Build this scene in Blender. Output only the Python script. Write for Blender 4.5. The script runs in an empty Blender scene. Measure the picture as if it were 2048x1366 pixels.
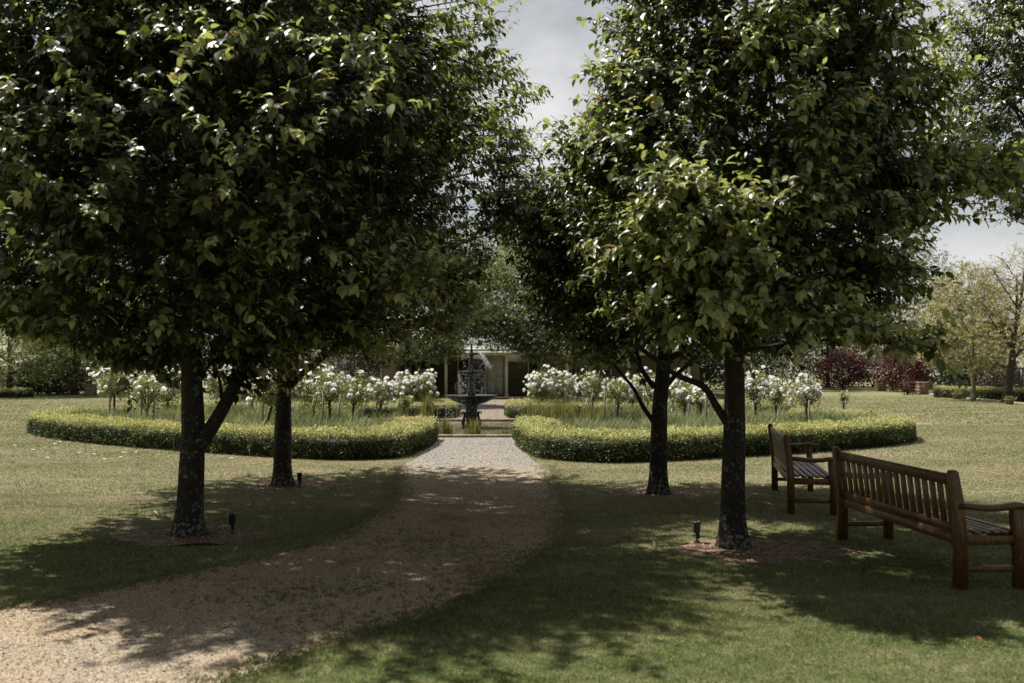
import bpy, math, random
import numpy as np
from mathutils import Vector, noise

# ------------------------------------------------------------------ camera, sky, sun, exposure
scene = bpy.context.scene
COL = scene.collection
CAMH = 1.7; F = 1900.0; PITCH = math.atan(47 / F)
cam = bpy.data.cameras.new('camera'); cam_o = bpy.data.objects.new('camera', cam); COL.objects.link(cam_o)
cam.sensor_width = 36; cam.lens = F / 2048 * 36; cam.clip_start = 0.1; cam.clip_end = 3000
cam_o.location = (0, 0, CAMH); cam_o.rotation_euler = (math.pi / 2 + PITCH, 0, 0)
cam.dof.use_dof = True; cam.dof.focus_distance = 13; cam.dof.aperture_fstop = 2.0
scene.camera = cam_o
scene.view_settings.view_transform = 'Standard'; scene.view_settings.look = 'None'
scene.view_settings.exposure = 0.62; scene.view_settings.gamma = 1.0
EL = math.radians(62); AZ = math.radians(-57)       # azimuth from +Y towards +X
SUN = Vector((math.sin(AZ) * math.cos(EL), math.cos(AZ) * math.cos(EL), math.sin(EL)))
world = bpy.data.worlds.new('World'); scene.world = world; world.use_nodes = True
nt = world.node_tree; N = nt.nodes; L = nt.links; N.clear()
wo = N.new('ShaderNodeOutputWorld'); bg = N.new('ShaderNodeBackground')
sky = N.new('ShaderNodeTexSky'); sky.sky_type = 'NISHITA'; sky.sun_disc = False
sky.sun_elevation = EL; sky.sun_rotation = AZ; sky.dust_density = 2.0
tc = N.new('ShaderNodeTexCoord')
mp = N.new('ShaderNodeMapping'); mp.inputs['Scale'].default_value = (1, 1, 1.9)
n1 = N.new('ShaderNodeTexNoise'); n1.inputs['Scale'].default_value = 3.4; n1.inputs['Detail'].default_value = 9; n1.inputs['Roughness'].default_value = .55
n2 = N.new('ShaderNodeTexNoise'); n2.inputs['Scale'].default_value = 1.3; n2.inputs['Detail'].default_value = 4
r1 = N.new('ShaderNodeValToRGB'); r1.color_ramp.elements[0].position = .45; r1.color_ramp.elements[0].color = (2.9, 3.03, 3.17, 1)
r1.color_ramp.elements[1].position = .70; r1.color_ramp.elements[1].color = (5.5, 5.45, 5.35, 1)
sepd = N.new('ShaderNodeSeparateXYZ')
mr = N.new('ShaderNodeMapRange'); mr.inputs['From Min'].default_value = -.1; mr.inputs['From Max'].default_value = .8
mr.inputs['To Min'].default_value = .46; mr.inputs['To Max'].default_value = 1.0
mul = N.new('ShaderNodeVectorMath'); mul.operation = 'SCALE'
mixs = N.new('ShaderNodeMix'); mixs.data_type = 'RGBA'; mixs.inputs[0].default_value = .93
L.new(tc.outputs['Generated'], mp.inputs[0]); L.new(mp.outputs[0], n1.inputs[0]); L.new(mp.outputs[0], n2.inputs[0])
L.new(n1.outputs[0], r1.inputs[0]); L.new(tc.outputs['Generated'], sepd.inputs[0]); L.new(sepd.outputs[1], mr.inputs[0])
L.new(r1.outputs[0], mul.inputs[0]); L.new(mr.outputs[0], mul.inputs['Scale'])
L.new(sky.outputs[0], mixs.inputs[6]); L.new(mul.outputs[0], mixs.inputs[7]); L.new(mixs.outputs[2], bg.inputs[0])
bg.inputs[1].default_value = 0.1; L.new(bg.outputs[0], wo.inputs[0])
sl = bpy.data.lights.new('sun', 'SUN'); sl.energy = 5.0; sl.angle = math.radians(.8); sl.color = (1, .955, .88)
so = bpy.data.objects.new('sun', sl); COL.objects.link(so); so.rotation_euler = (-SUN).to_track_quat('-Z', 'Y').to_euler()

rng = np.random.default_rng(7); random.seed(7)

def P(px, py, z=0.0):
    """world point at height z seen at photo pixel (2048 wide); used to read ground positions off the photo"""
    dx = (px - 1024) / F; dy = -(py - 683) / F
    c, s = math.cos(PITCH), math.sin(PITCH)
    d = Vector((dx, c - dy * s, s + dy * c)); t = (z - CAMH) / d.z
    return Vector((d.x * t, d.y * t, z))
def PX(px, Y): return (px - 1024) / F * Y

# ------------------------------------------------------------------ mesh helpers
class MB:
    def __init__(s): s.v = []; s.n = 0; s.f = []; s.t = []
    def add(s, v, faces, tint=None):
        v = np.asarray(v, dtype=np.float64).reshape(-1, 3)
        for f in faces:
            f = np.asarray(f, dtype=np.int64)
            if f.ndim == 1: f = f[None]
            s.f.append(f + s.n)
        s.v.append(v); s.n += len(v)
        s.t.append(np.full(len(v), .5) if tint is None else np.broadcast_to(np.asarray(tint, dtype=np.float64), (len(v),)))
    def box(s, c, d, rz=0, rot=None, bev=0):
        c0 = c
        hx, hy, hz = [q / 2 for q in d]
        b = min(bev, hx * .45, hy * .45, hz * .45)
        if b > 0:
            v = []
            for sz in (-1, 1):
                for lv in ((hz - 0, b), (hz - b, 0)) if sz > 0 else ((hz - 0, b), (hz - b, 0)):
                    z, ins = lv
                    ring = [(hx - ins, hy - b - 0), (hx - b, hy - ins)]
                    q = []
                    X, Y = hx - ins, hy - ins
                    bb = b
                    q = [(X, Y - bb), (X - bb, Y), (-X + bb, Y), (-X, Y - bb), (-X, -Y + bb), (-X + bb, -Y), (X - bb, -Y), (X, -Y + bb)]
                    v.append([(a, e, sz * z) for a, e in q])
            rings = [v[0], v[1], v[3], v[2]]
            V = np.array(rings).reshape(-1, 3)
            fs = [list(range(7, -1, -1)), list(range(24, 32))]
            for r in range(3):
                for k in range(8):
                    fs.append([r * 8 + k, r * 8 + (k + 1) % 8, (r + 1) * 8 + (k + 1) % 8, (r + 1) * 8 + k])
        else:
            V = np.array([(x, y, z) for z in (-hz, hz) for x, y in ((-hx, -hy), (hx, -hy), (hx, hy), (-hx, hy))])
            fs = [[3, 2, 1, 0], [4, 5, 6, 7], [0, 1, 5, 4], [1, 2, 6, 5], [2, 3, 7, 6], [3, 0, 4, 7]]
        if rot is not None: V = V @ np.array(rot).T
        if rz:
            c, q = math.cos(rz), math.sin(rz); V = V @ np.array([[c, q, 0], [-q, c, 0], [0, 0, 1]])
        s.add(V + np.array(c0), fs)
        return s
    def tube(s, pts, rad, k=8, tint=None, cap=True, wob=0):
        pts = np.array([tuple(p) for p in pts], dtype=float); n = len(pts)
        rad = np.broadcast_to(np.asarray(rad, dtype=float), (n,))
        tan = np.gradient(pts, axis=0); tan /= np.linalg.norm(tan, axis=1)[:, None] + 1e-9
        ref = np.array([1., 0, 0]) if abs(tan[0][0]) < .8 else np.array([0, 1., 0])
        V = []
        for i in range(n):
            a = np.cross(tan[i], ref); a /= np.linalg.norm(a) + 1e-9; b = np.cross(tan[i], a); ref = -np.cross(tan[i], a) if False else ref
            an = np.arange(k) * 2 * math.pi / k
            r = rad[i]
            if wob:
                r = r * (1 + wob * np.array([noise.noise((math.cos(q) * 1.6, math.sin(q) * 1.6, pts[i][2] * 3.1 + pts[i][0])) for q in an]))
            V.append(pts[i] + (np.cos(an) * r)[:, None] * a + (np.sin(an) * r)[:, None] * b)
        V = np.concatenate(V)
        q = np.arange(k); f = []
        for i in range(n - 1):
            f.append(np.stack([i * k + q, i * k + (q + 1) % k, (i + 1) * k + (q + 1) % k, (i + 1) * k + q], 1))
        fs = [np.concatenate(f)]
        if cap: fs += [np.arange(k)[::-1].copy(), (n - 1) * k + np.arange(k)]
        s.add(V, fs, tint); return s
    def lathe(s, prof, c=(0, 0, 0), k=24):
        an = np.arange(k) * 2 * math.pi / k; V = []
        for r, z in prof: V.append(np.stack([np.cos(an) * r + c[0], np.sin(an) * r + c[1], np.full(k, z + c[2])], 1))
        q = np.arange(k); f = []
        for i in range(len(prof) - 1):
            f.append(np.stack([i * k + q, i * k + (q + 1) % k, (i + 1) * k + (q + 1) % k, (i + 1) * k + q], 1))
        s.add(np.concatenate(V), [np.concatenate(f)]); return s
    def build(s, name, mat, parent=None, smooth=False, loc=None):
        me = bpy.data.meshes.new(name)
        V = np.concatenate(s.v); me.vertices.add(len(V)); me.vertices.foreach_set('co', V.astype(np.float32).ravel())
        li = np.concatenate([f.ravel() for f in s.f]); tot = np.concatenate([np.full(len(f), f.shape[1]) for f in s.f])
        st = np.concatenate([[0], np.cumsum(tot)[:-1]])
        me.loops.add(len(li)); me.loops.foreach_set('vertex_index', li.astype(np.int32))
        me.polygons.add(len(tot)); me.polygons.foreach_set('loop_start', st.astype(np.int32))
        try: me.polygons.foreach_set('loop_total', tot.astype(np.int32))
        except Exception: pass
        if smooth: me.polygons.foreach_set('use_smooth', np.ones(len(tot), dtype=bool))
        a = me.attributes.new('tint', 'FLOAT', 'POINT'); a.data.foreach_set('value', np.concatenate(s.t).astype(np.float32))
        me.update(calc_edges=True)
        me.materials.append(mat)
        o = bpy.data.objects.new(name, me); COL.objects.link(o)
        if parent is not None: o.parent = parent
        if loc is not None: o.location = loc
        return o


def tag(o, label=None, cat=None, group=None, kind=None):
    if label: o['label'] = label
    if cat: o['category'] = cat
    if group: o['group'] = group
    if kind: o['kind'] = kind
    return o
def empty(name, loc, label, cat, group=None, rz=0):
    o = bpy.data.objects.new(name, None); COL.objects.link(o); o.location = loc; o.rotation_euler = (0, 0, rz)
    o.empty_display_size = .2
    return tag(o, label, cat, group)
def copy_tree(o, parent=None):
    c = o.copy(); COL.objects.link(c)
    if parent is not None: c.parent = parent
    for ch in list(o.children): copy_tree(ch, c)
    return c
def unit(a): return a / (np.linalg.norm(a, axis=-1, keepdims=True) + 1e-9)

def instance(tv, tf, pos, ax, nrm, scale, tint, mb):
    """copies of a small template (length along x, normal z) at every pos"""
    n = len(pos); ax = unit(ax); nrm = nrm - (nrm * ax).sum(1)[:, None] * ax; nrm = unit(nrm); sd = np.cross(nrm, ax)
    R = np.stack([ax, sd, nrm], 2)
    scale = np.broadcast_to(np.asarray(scale, dtype=float), (n,))
    V = np.einsum('nij,vj->nvi', R, tv) * scale[:, None, None] + pos[:, None, :]
    k = len(tv); off = (np.arange(n) * k)[:, None, None]
    fs = [(off + f[None]).reshape(-1, f.shape[1]) for f in tf]
    mb.add(V.reshape(-1, 3), fs, np.repeat(np.broadcast_to(tint, (n,)), k))

# leaf templates
LEAF_V = np.array([(0, 0, 0), (.33, 0, -.05), (.7, 0, -.10), (1, 0, -.24), (.22, .25, .05), (.58, .29, .03), (.84, .13, -.08),
                   (.22, -.25, .05), (.58, -.29, .03), (.84, -.13, -.08)])
LEAF_F = [np.array([(0, 1, 4), (2, 3, 6), (0, 7, 1), (2, 9, 3)]), np.array([(1, 2, 5, 4), (1, 7, 8, 2)]), np.array([(2, 6, 5), (2, 8, 9)])]
LEAF2_V = np.array([(0, 0, 0), (.5, 0, -.06), (1, 0, -.2), (.45, .3, .05), (.45, -.3, .05)])
LEAF2_F = [np.array([(0, 1, 3), (1, 2, 3), (0, 4, 1), (1, 4, 2)])]
CARD_V = np.array([(0, 0, 0), (.5, .32, .06), (1, 0, -.1), (.5, -.32, .06)]); CARD_F = [np.array([(0, 3, 2, 1)])]
BLADE_V = np.array([(0, .5, 0), (0, -.5, 0), (1, 0, 0)])

# ------------------------------------------------------------------ materials
def mat(name):
    m = bpy.data.materials.new(name); m.use_nodes = True
    t = m.node_tree; b = t.nodes['Principled BSDF']; return m, t, b
def nd(t, typ, **kw):
    n = t.nodes.new(typ)
    for k, v in kw.items():
        if k in n.inputs: n.inputs[k].default_value = v
        else: setattr(n, k, v)
    return n
def ramp(t, stops):
    r = t.nodes.new('ShaderNodeValToRGB'); cr = r.color_ramp
    while len(cr.elements) < len(stops): cr.elements.new(.5)
    for e, (p, c) in zip(cr.elements, stops): e.position = p; e.color = (*c, 1)
    return r
def bump(t, b, src, strength, dist=.02):
    bn = nd(t, 'ShaderNodeBump'); bn.inputs['Strength'].default_value = strength; bn.inputs['Distance'].default_value = dist
    t.links.new(src, bn.inputs['Height']); t.links.new(bn.outputs[0], b.inputs['Normal'])
def leaf_mat(name, stops, trans=.3, rough=.4, spec=.5, tcol=1.4):
    m, t, b = mat(name); at = nd(t, 'ShaderNodeAttribute', attribute_name='tint'); r = ramp(t, stops)
    t.links.new(at.outputs['Fac'], r.inputs[0]); t.links.new(r.outputs[0], b.inputs['Base Color'])
    b.inputs['Roughness'].default_value = rough; b.inputs['Specular IOR Level'].default_value = spec
    if trans > 0:
        tr = nd(t, 'ShaderNodeBsdfTranslucent'); sc = nd(t, 'ShaderNodeVectorMath', operation='MULTIPLY')
        sc.inputs[1].default_value = tcol if isinstance(tcol, tuple) else (tcol * 1.1, tcol * 1.15, tcol * .55); t.links.new(r.outputs[0], sc.inputs[0]); t.links.new(sc.outputs[0], tr.inputs[0])
        mx = nd(t, 'ShaderNodeMixShader'); mx.inputs[0].default_value = trans
        t.links.new(b.outputs[0], mx.inputs[1]); t.links.new(tr.outputs[0], mx.inputs[2]); t.links.new(mx.outputs[0], t.nodes['Material Output'].inputs[0])
    return m
def noise_mat(name, stops, scale=8, detail=6, rough=.8, bumps=.3, bdist=.01, spec=.3, stretch=(1, 1, 1), coord='Object'):
    m, t, b = mat(name); c = nd(t, 'ShaderNodeTexCoord'); mp = nd(t, 'ShaderNodeMapping'); mp.inputs['Scale'].default_value = stretch
    n = nd(t, 'ShaderNodeTexNoise', Scale=scale, Detail=detail, Roughness=.6); r = ramp(t, stops)
    t.links.new(c.outputs[coord], mp.inputs[0]); t.links.new(mp.outputs[0], n.inputs['Vector']); t.links.new(n.outputs[0], r.inputs[0])
    t.links.new(r.outputs[0], b.inputs['Base Color']); b.inputs['Roughness'].default_value = rough; b.inputs['Specular IOR Level'].default_value = spec
    if bumps: bump(t, b, n.outputs[0], bumps, bdist)
    return m

M = {}
M['pear'] = leaf_mat('pear_leaf', [(0, (.018, .032, .009)), (.42, (.033, .050, .016)), (.68, (.105, .13, .046)), (.93, (.38, .39, .20)), (1, (.32, .18, .10))], .36, .36, .65)  # low stops darkened to paint crown-interior shade, high ones kept bright
M['mid'] = leaf_mat('mid_green_leaf', [(0, (.06, .08, .03)), (1, (.19, .21, .095))], .35, .5)
M['pale'] = leaf_mat('pale_green_leaf', [(0, (.11, .13, .055)), (1, (.28, .30, .15))], .4, .55)
M['dark'] = leaf_mat('dark_leaf', [(0, (.014, .024, .010)), (1, (.05, .07, .025))], .2, .45)
M['bright'] = leaf_mat('bright_leaf', [(0, (.06, .08, .025)), (1, (.22, .25, .10))], .3, .45)
M['locust'] = leaf_mat('yellow_leaf', [(0, (.22, .19, .09)), (1, (.46, .41, .21))], .35, .6)
M['bare'] = leaf_mat('pinkish_twig_leaf', [(0, (.17, .13, .085)), (1, (.30, .24, .15))], .2, .7)
M['red'] = leaf_mat('dark_red_leaf', [(0, (.03, .006, .006)), (.6, (.07, .010, .010)), (1, (.15, .022, .016))], .2, .5)
M['purple'] = leaf_mat('purple_leaf', [(0, (.02, .012, .012)), (1, (.06, .025, .025))], .2, .5)
M['rose'] = leaf_mat('rose_leaf', [(0, (.09, .11, .035)), (1, (.38, .39, .17))], .3, .4)
M['petal'] = leaf_mat('white_petal', [(0, (.72, .70, .68)), (1, (.90, .89, .87))], .6, .7, .2, (1, 1, .98))
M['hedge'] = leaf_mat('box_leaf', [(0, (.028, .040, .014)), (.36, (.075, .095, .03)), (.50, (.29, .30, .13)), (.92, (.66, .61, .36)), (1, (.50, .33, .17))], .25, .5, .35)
M['hedgecore'] = noise_mat('hedge_core', [(.3, (.006, .009, .004)), (.7, (.02, .028, .01))], 30)
M['lav'] = leaf_mat('lavender_stalk', [(0, (.06, .075, .035)), (.55, (.20, .22, .115)), (1, (.37, .38, .23))], .25, .6)
M['rush'] = leaf_mat('rush_stalk', [(0, (.09, .09, .04)), (.6, (.20, .20, .095)), (1, (.33, .29, .15))], .3, .5)
M['bark2'] = noise_mat('plain_bark', [(.3, (.03, .022, .016)), (.7, (.09, .07, .05))], 22, stretch=(1, 1, .25), bumps=.8)
M['bark3'] = noise_mat('pale_bark', [(.3, (.14, .11, .075)), (.7, (.28, .23, .16))], 22, stretch=(1, 1, .25), bumps=.8)
M['stake'] = noise_mat('weathered_stake', [(.3, (.17, .14, .10)), (.7, (.30, .25, .19))], 20, stretch=(1, 1, .1), bumps=.4)
M['stone'] = noise_mat('garden_stone', [(.3, (.16, .12, .08)), (.5, (.28, .21, .14)), (.75, (.40, .32, .22))], 5, bumps=.6)
M['coping'] = noise_mat('sandstone_coping', [(.3, (.10, .065, .045)), (.5, (.20, .135, .095)), (.8, (.34, .26, .19))], 6, bumps=.7)
M['iron'] = noise_mat('dark_cast_iron', [(.3, (.008, .009, .008)), (.7, (.03, .03, .026))], 14, rough=.45, bumps=.4, spec=.6)
M['black'] = noise_mat('black_lamp_metal', [(.3, (.008, .008, .009)), (.7, (.02, .02, .022))], 30, rough=.4, bumps=.05, spec=.6)
M['glassdark'] = noise_mat('lamp_lens', [(.3, (.10, .11, .12)), (.7, (.16, .17, .18))], 3, rough=.15, bumps=0)
M['wallshade'] = noise_mat('house_render_shaded', [(.3, (.12, .098, .07)), (.7, (.18, .15, .11))], 3, bumps=.2)  # veranda shade put into the wall colour, darker than the wing render
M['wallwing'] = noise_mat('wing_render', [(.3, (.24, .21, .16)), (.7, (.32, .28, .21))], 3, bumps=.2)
M['cream'] = noise_mat('cream_paint', [(.3, (.48, .45, .38)), (.7, (.58, .55, .47))], 6, rough=.6, bumps=.05)
M['white'] = noise_mat('white_paint', [(.3, (.66, .66, .62)), (.7, (.74, .74, .70))], 6, rough=.5, bumps=.03)
M['door'] = noise_mat('door_paint', [(.3, (.74, .73, .68)), (.7, (.80, .79, .74))], 6, rough=.5, bumps=.03)
M['roof'] = noise_mat('roof_sheet', [(.3, (.26, .27, .26)), (.7, (.34, .35, .34))], 2, rough=.5, bumps=.05)
M['brickfloor'] = noise_mat('brick_paving', [(.3, (.06, .03, .02)), (.7, (.14, .075, .05))], 9, bumps=.4)
M['pane'] = noise_mat('window_glass', [(.3, (.02, .022, .024)), (.7, (.05, .052, .055))], 1, rough=.08, bumps=0, spec=.8)
M['curtain'] = noise_mat('curtained_glass', [(.3, (.30, .31, .30)), (.7, (.42, .43, .42))], 2, rough=.3, bumps=0)
M['terra'] = noise_mat('terracotta', [(.3, (.16, .10, .065)), (.7, (.27, .18, .12))], 6, bumps=.2)
M['dead'] = leaf_mat('dead_leaf', [(0, (.16, .06, .025)), (.5, (.30, .16, .07)), (1, (.50, .42, .27))], .15, .7)
M['tan'] = noise_mat('stone_edging', [(.3, (.24, .19, .14)), (.7, (.40, .34, .26))], 6, bumps=.4)

# oiled hardwood for the benches
m, t, b = mat('bench_timber'); c = nd(t, 'ShaderNodeTexCoord'); mp_ = nd(t, 'ShaderNodeMapping'); mp_.inputs['Scale'].default_value = (9, 9, 2.2)
n_ = nd(t, 'ShaderNodeTexNoise', Scale=7, Detail=8, Roughness=.65); n_.inputs['Distortion'].default_value = .6
r_ = ramp(t, [(.25, (.036, .017, .007)), (.5, (.115, .055, .019)), (.75, (.27, .14, .048))])
t.links.new(c.outputs['Object'], mp_.inputs[0]); t.links.new(mp_.outputs[0], n_.inputs['Vector']); t.links.new(n_.outputs[0], r_.inputs[0]); t.links.new(r_.outputs[0], b.inputs['Base Color'])
b.inputs['Roughness'].default_value = .42; bump(t, b, n_.outputs[0], .35, .004); M['bench'] = m

# pear bark with pale lichen
m, t, b = mat('lichen_bark'); c = nd(t, 'ShaderNodeTexCoord')
mp_ = nd(t, 'ShaderNodeMapping'); mp_.inputs['Scale'].default_value = (1, 1, .3)
n_ = nd(t, 'ShaderNodeTexNoise', Scale=24, Detail=8, Roughness=.7)
r_ = ramp(t, [(.3, (.009, .007, .006)), (.55, (.024, .018, .014)), (.8, (.055, .04, .03))])
l1 = nd(t, 'ShaderNodeTexNoise', Scale=26, Detail=6, Roughness=.75); l2 = nd(t, 'ShaderNodeTexNoise', Scale=3.0, Detail=3)
rl = ramp(t, [(.60, (0, 0, 0)), (.68, (1, 1, 1))]); sp = nd(t, 'ShaderNodeSeparateXYZ')
hz = nd(t, 'ShaderNodeMapRange'); hz.inputs['From Min'].default_value = .1; hz.inputs['From Max'].default_value = 1.9; hz.inputs['To Min'].default_value = .085; hz.inputs['To Max'].default_value = -.03
ad = nd(t, 'ShaderNodeMath', operation='ADD'); ad2 = nd(t, 'ShaderNodeMath', operation='MULTIPLY_ADD'); ad2.inputs[1].default_value = .35; 
mx = nd(t, 'ShaderNodeMix', data_type='RGBA'); mx.inputs[7].default_value = (.20, .21, .15, 1)
k = t.links.new
k(c.outputs['Object'], mp_.inputs[0]); k(mp_.outputs[0], n_.inputs['Vector']); k(n_.outputs[0], r_.inputs[0])
k(c.outputs['Object'], l1.inputs['Vector']); k(c.outputs['Object'], l2.inputs['Vector']); k(c.outputs['Object'], sp.inputs[0]); k(sp.outputs[2], hz.inputs[0])
k(l1.outputs[0], ad.inputs[0]); k(hz.outputs[0], ad.inputs[1]); k(l2.outputs[0], ad2.inputs[0]); ad2.inputs[1].default_value = .3; k(ad.outputs[0], ad2.inputs[2])
sb = nd(t, 'ShaderNodeMath', operation='SUBTRACT'); sb.inputs[1].default_value = .15; k(ad2.outputs[0], sb.inputs[0]); k(sb.outputs[0], rl.inputs[0])
k(rl.outputs[0], mx.inputs[0]); k(r_.outputs[0], mx.inputs[6]); k(mx.outputs[2], b.inputs['Base Color']); b.inputs['Roughness'].default_value = .9; bump(t, b, n_.outputs[0], 1.0, .02)
M['bark'] = m

# lawn colour field shared by the ground sheet and the blades
def lawn_color(t, tintmul=False):
    g = nd(t, 'ShaderNodeNewGeometry'); a = nd(t, 'ShaderNodeTexNoise', Scale=.8, Detail=7, Roughness=.68)
    bb = nd(t, 'ShaderNodeTexNoise', Scale=4.5, Detail=4, Roughness=.65); sp = nd(t, 'ShaderNodeSeparateXYZ')
    st_ = nd(t, 'ShaderNodeMapping'); st_.inputs['Scale'].default_value = (.45, 1, 1); t.links.new(g.outputs['Position'], st_.inputs[0]); t.links.new(st_.outputs[0], a.inputs['Vector']); t.links.new(g.outputs['Position'], bb.inputs['Vector']); t.links.new(g.outputs['Position'], sp.inputs[0])
    s1 = nd(t, 'ShaderNodeMath', operation='MULTIPLY_ADD'); s1.inputs[1].default_value = .45; t.links.new(bb.outputs[0], s1.inputs[0]); t.links.new(a.outputs[0], s1.inputs[2])
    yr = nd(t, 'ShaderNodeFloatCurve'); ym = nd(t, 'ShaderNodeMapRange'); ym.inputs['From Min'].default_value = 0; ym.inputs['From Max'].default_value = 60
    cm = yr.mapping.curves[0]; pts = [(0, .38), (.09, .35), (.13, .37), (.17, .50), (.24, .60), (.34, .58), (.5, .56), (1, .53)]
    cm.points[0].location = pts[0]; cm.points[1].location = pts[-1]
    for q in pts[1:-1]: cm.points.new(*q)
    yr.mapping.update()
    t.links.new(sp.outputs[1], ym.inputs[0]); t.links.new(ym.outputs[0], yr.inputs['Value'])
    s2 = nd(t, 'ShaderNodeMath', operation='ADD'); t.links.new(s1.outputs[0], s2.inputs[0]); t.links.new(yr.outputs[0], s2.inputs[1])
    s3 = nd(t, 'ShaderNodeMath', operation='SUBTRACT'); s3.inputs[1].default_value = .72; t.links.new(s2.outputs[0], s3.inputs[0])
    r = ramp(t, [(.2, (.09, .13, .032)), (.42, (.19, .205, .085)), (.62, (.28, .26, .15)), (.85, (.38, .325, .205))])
    t.links.new(s3.outputs[0], r.inputs[0]); return r, bb, g
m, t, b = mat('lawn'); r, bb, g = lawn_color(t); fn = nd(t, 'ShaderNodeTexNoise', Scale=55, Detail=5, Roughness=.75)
t.links.new(g.outputs['Position'], fn.inputs['Vector'])
fr = ramp(t, [(.3, (.5, .5, .5)), (.7, (1.25, 1.25, 1.25))]); t.links.new(fn.outputs[0], fr.inputs[0])
mm = nd(t, 'ShaderNodeMix', data_type='RGBA', blend_type='MULTIPLY'); mm.inputs[0].default_value = 1
f2 = nd(t, 'ShaderNodeTexNoise', Scale=9, Detail=7, Roughness=.8); t.links.new(g.outputs['Position'], f2.inputs['Vector']); fr2 = ramp(t, [(.35, (.62, .64, .6)), (.65, (1.2, 1.18, 1.2))]); t.links.new(f2.outputs[0], fr2.inputs[0])
m2 = nd(t, 'ShaderNodeMix', data_type='RGBA', blend_type='MULTIPLY'); m2.inputs[0].default_value = 1; t.links.new(r.outputs[0], m2.inputs[6]); t.links.new(fr2.outputs[0], m2.inputs[7]); t.links.new(m2.outputs[2], mm.inputs[6])
t.links.new(fr.outputs[0], mm.inputs[7]); t.links.new(mm.outputs[2], b.inputs['Base Color'])
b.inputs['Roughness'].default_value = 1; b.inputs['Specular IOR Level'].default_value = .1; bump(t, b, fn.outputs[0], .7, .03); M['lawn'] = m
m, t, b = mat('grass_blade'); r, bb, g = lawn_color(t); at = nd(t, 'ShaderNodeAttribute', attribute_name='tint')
mr_ = nd(t, 'ShaderNodeMapRange'); mr_.inputs['To Min'].default_value = .6; mr_.inputs['To Max'].default_value = 1.9; t.links.new(at.outputs['Fac'], mr_.inputs[0])
sc = nd(t, 'ShaderNodeVectorMath', operation='SCALE'); t.links.new(r.outputs[0], sc.inputs[0]); t.links.new(mr_.outputs[0], sc.inputs['Scale'])
dry = ramp(t, [(.66, (0, 0, 0)), (.74, (1, 1, 1))]); t.links.new(at.outputs['Fac'], dry.inputs[0]); mxd = nd(t, 'ShaderNodeMix', data_type='RGBA'); mxd.inputs[7].default_value = (.46, .40, .25, 1)
t.links.new(dry.outputs[0], mxd.inputs[0]); t.links.new(sc.outputs[0], mxd.inputs[6]); sc = mxd
t.links.new(mxd.outputs[2], b.inputs['Base Color']); b.inputs['Roughness'].default_value = .6; b.inputs['Specular IOR Level'].default_value = .25
tr = nd(t, 'ShaderNodeBsdfTranslucent'); t.links.new(sc.outputs[2], tr.inputs[0]); mxs = nd(t, 'ShaderNodeMixShader'); mxs.inputs[0].default_value = .35
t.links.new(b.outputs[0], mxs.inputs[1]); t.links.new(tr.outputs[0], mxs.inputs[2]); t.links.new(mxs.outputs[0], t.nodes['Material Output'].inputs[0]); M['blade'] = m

# gravel: pale and clean by the pond, brown with litter under the trees, colour lightened to lift the shade
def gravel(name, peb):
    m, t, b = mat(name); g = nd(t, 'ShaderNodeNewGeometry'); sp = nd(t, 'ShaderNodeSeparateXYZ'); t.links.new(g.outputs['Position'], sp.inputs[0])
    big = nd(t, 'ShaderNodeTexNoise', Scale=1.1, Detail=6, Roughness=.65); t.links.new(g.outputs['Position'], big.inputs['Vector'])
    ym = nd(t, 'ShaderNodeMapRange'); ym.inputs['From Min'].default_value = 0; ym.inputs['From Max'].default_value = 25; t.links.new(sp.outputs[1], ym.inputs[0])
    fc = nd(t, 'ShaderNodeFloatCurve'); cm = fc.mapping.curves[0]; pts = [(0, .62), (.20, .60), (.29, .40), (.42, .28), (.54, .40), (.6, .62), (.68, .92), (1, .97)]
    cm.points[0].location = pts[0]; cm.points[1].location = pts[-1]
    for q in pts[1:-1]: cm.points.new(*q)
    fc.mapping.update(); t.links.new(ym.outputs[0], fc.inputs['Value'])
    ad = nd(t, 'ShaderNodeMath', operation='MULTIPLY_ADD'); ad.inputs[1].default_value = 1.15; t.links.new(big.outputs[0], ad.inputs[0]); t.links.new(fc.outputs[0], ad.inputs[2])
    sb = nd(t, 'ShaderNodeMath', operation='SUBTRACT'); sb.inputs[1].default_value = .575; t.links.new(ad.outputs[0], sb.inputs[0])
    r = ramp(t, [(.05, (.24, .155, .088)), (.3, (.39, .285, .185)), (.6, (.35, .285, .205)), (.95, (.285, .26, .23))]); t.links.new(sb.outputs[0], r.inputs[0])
    sc = nd(t, 'ShaderNodeVectorMath', operation='SCALE'); t.links.new(r.outputs[0], sc.inputs[0])
    if peb:
        at = nd(t, 'ShaderNodeAttribute', attribute_name='tint'); q = nd(t, 'ShaderNodeMapRange'); q.inputs['To Min'].default_value = .3; q.inputs['To Max'].default_value = 1.9
        t.links.new(at.outputs['Fac'], q.inputs[0]); t.links.new(q.outputs[0], sc.inputs['Scale'])
    else:
        v = nd(t, 'ShaderNodeTexVoronoi', Scale=75); t.links.new(g.outputs['Position'], v.inputs['Vector'])
        se = nd(t, 'ShaderNodeSeparateColor'); t.links.new(v.outputs['Color'], se.inputs[0])
        q = nd(t, 'ShaderNodeMapRange'); q.inputs['To Min'].default_value = .6; q.inputs['To Max'].default_value = 1.3
        t.links.new(se.outputs[0], q.inputs[0]); t.links.new(q.outputs[0], sc.inputs['Scale'])
        inv = nd(t, 'ShaderNodeMath', operation='SUBTRACT'); inv.inputs[0].default_value = 1; t.links.new(v.outputs['Distance'], inv.inputs[1]); bump(t, b, inv.outputs[0], .8, .008)
    t.links.new(sc.outputs[0], b.inputs['Base Color']); b.inputs['Roughness'].default_value = .95; b.inputs['Specular IOR Level'].default_value = .2
    return m
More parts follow.
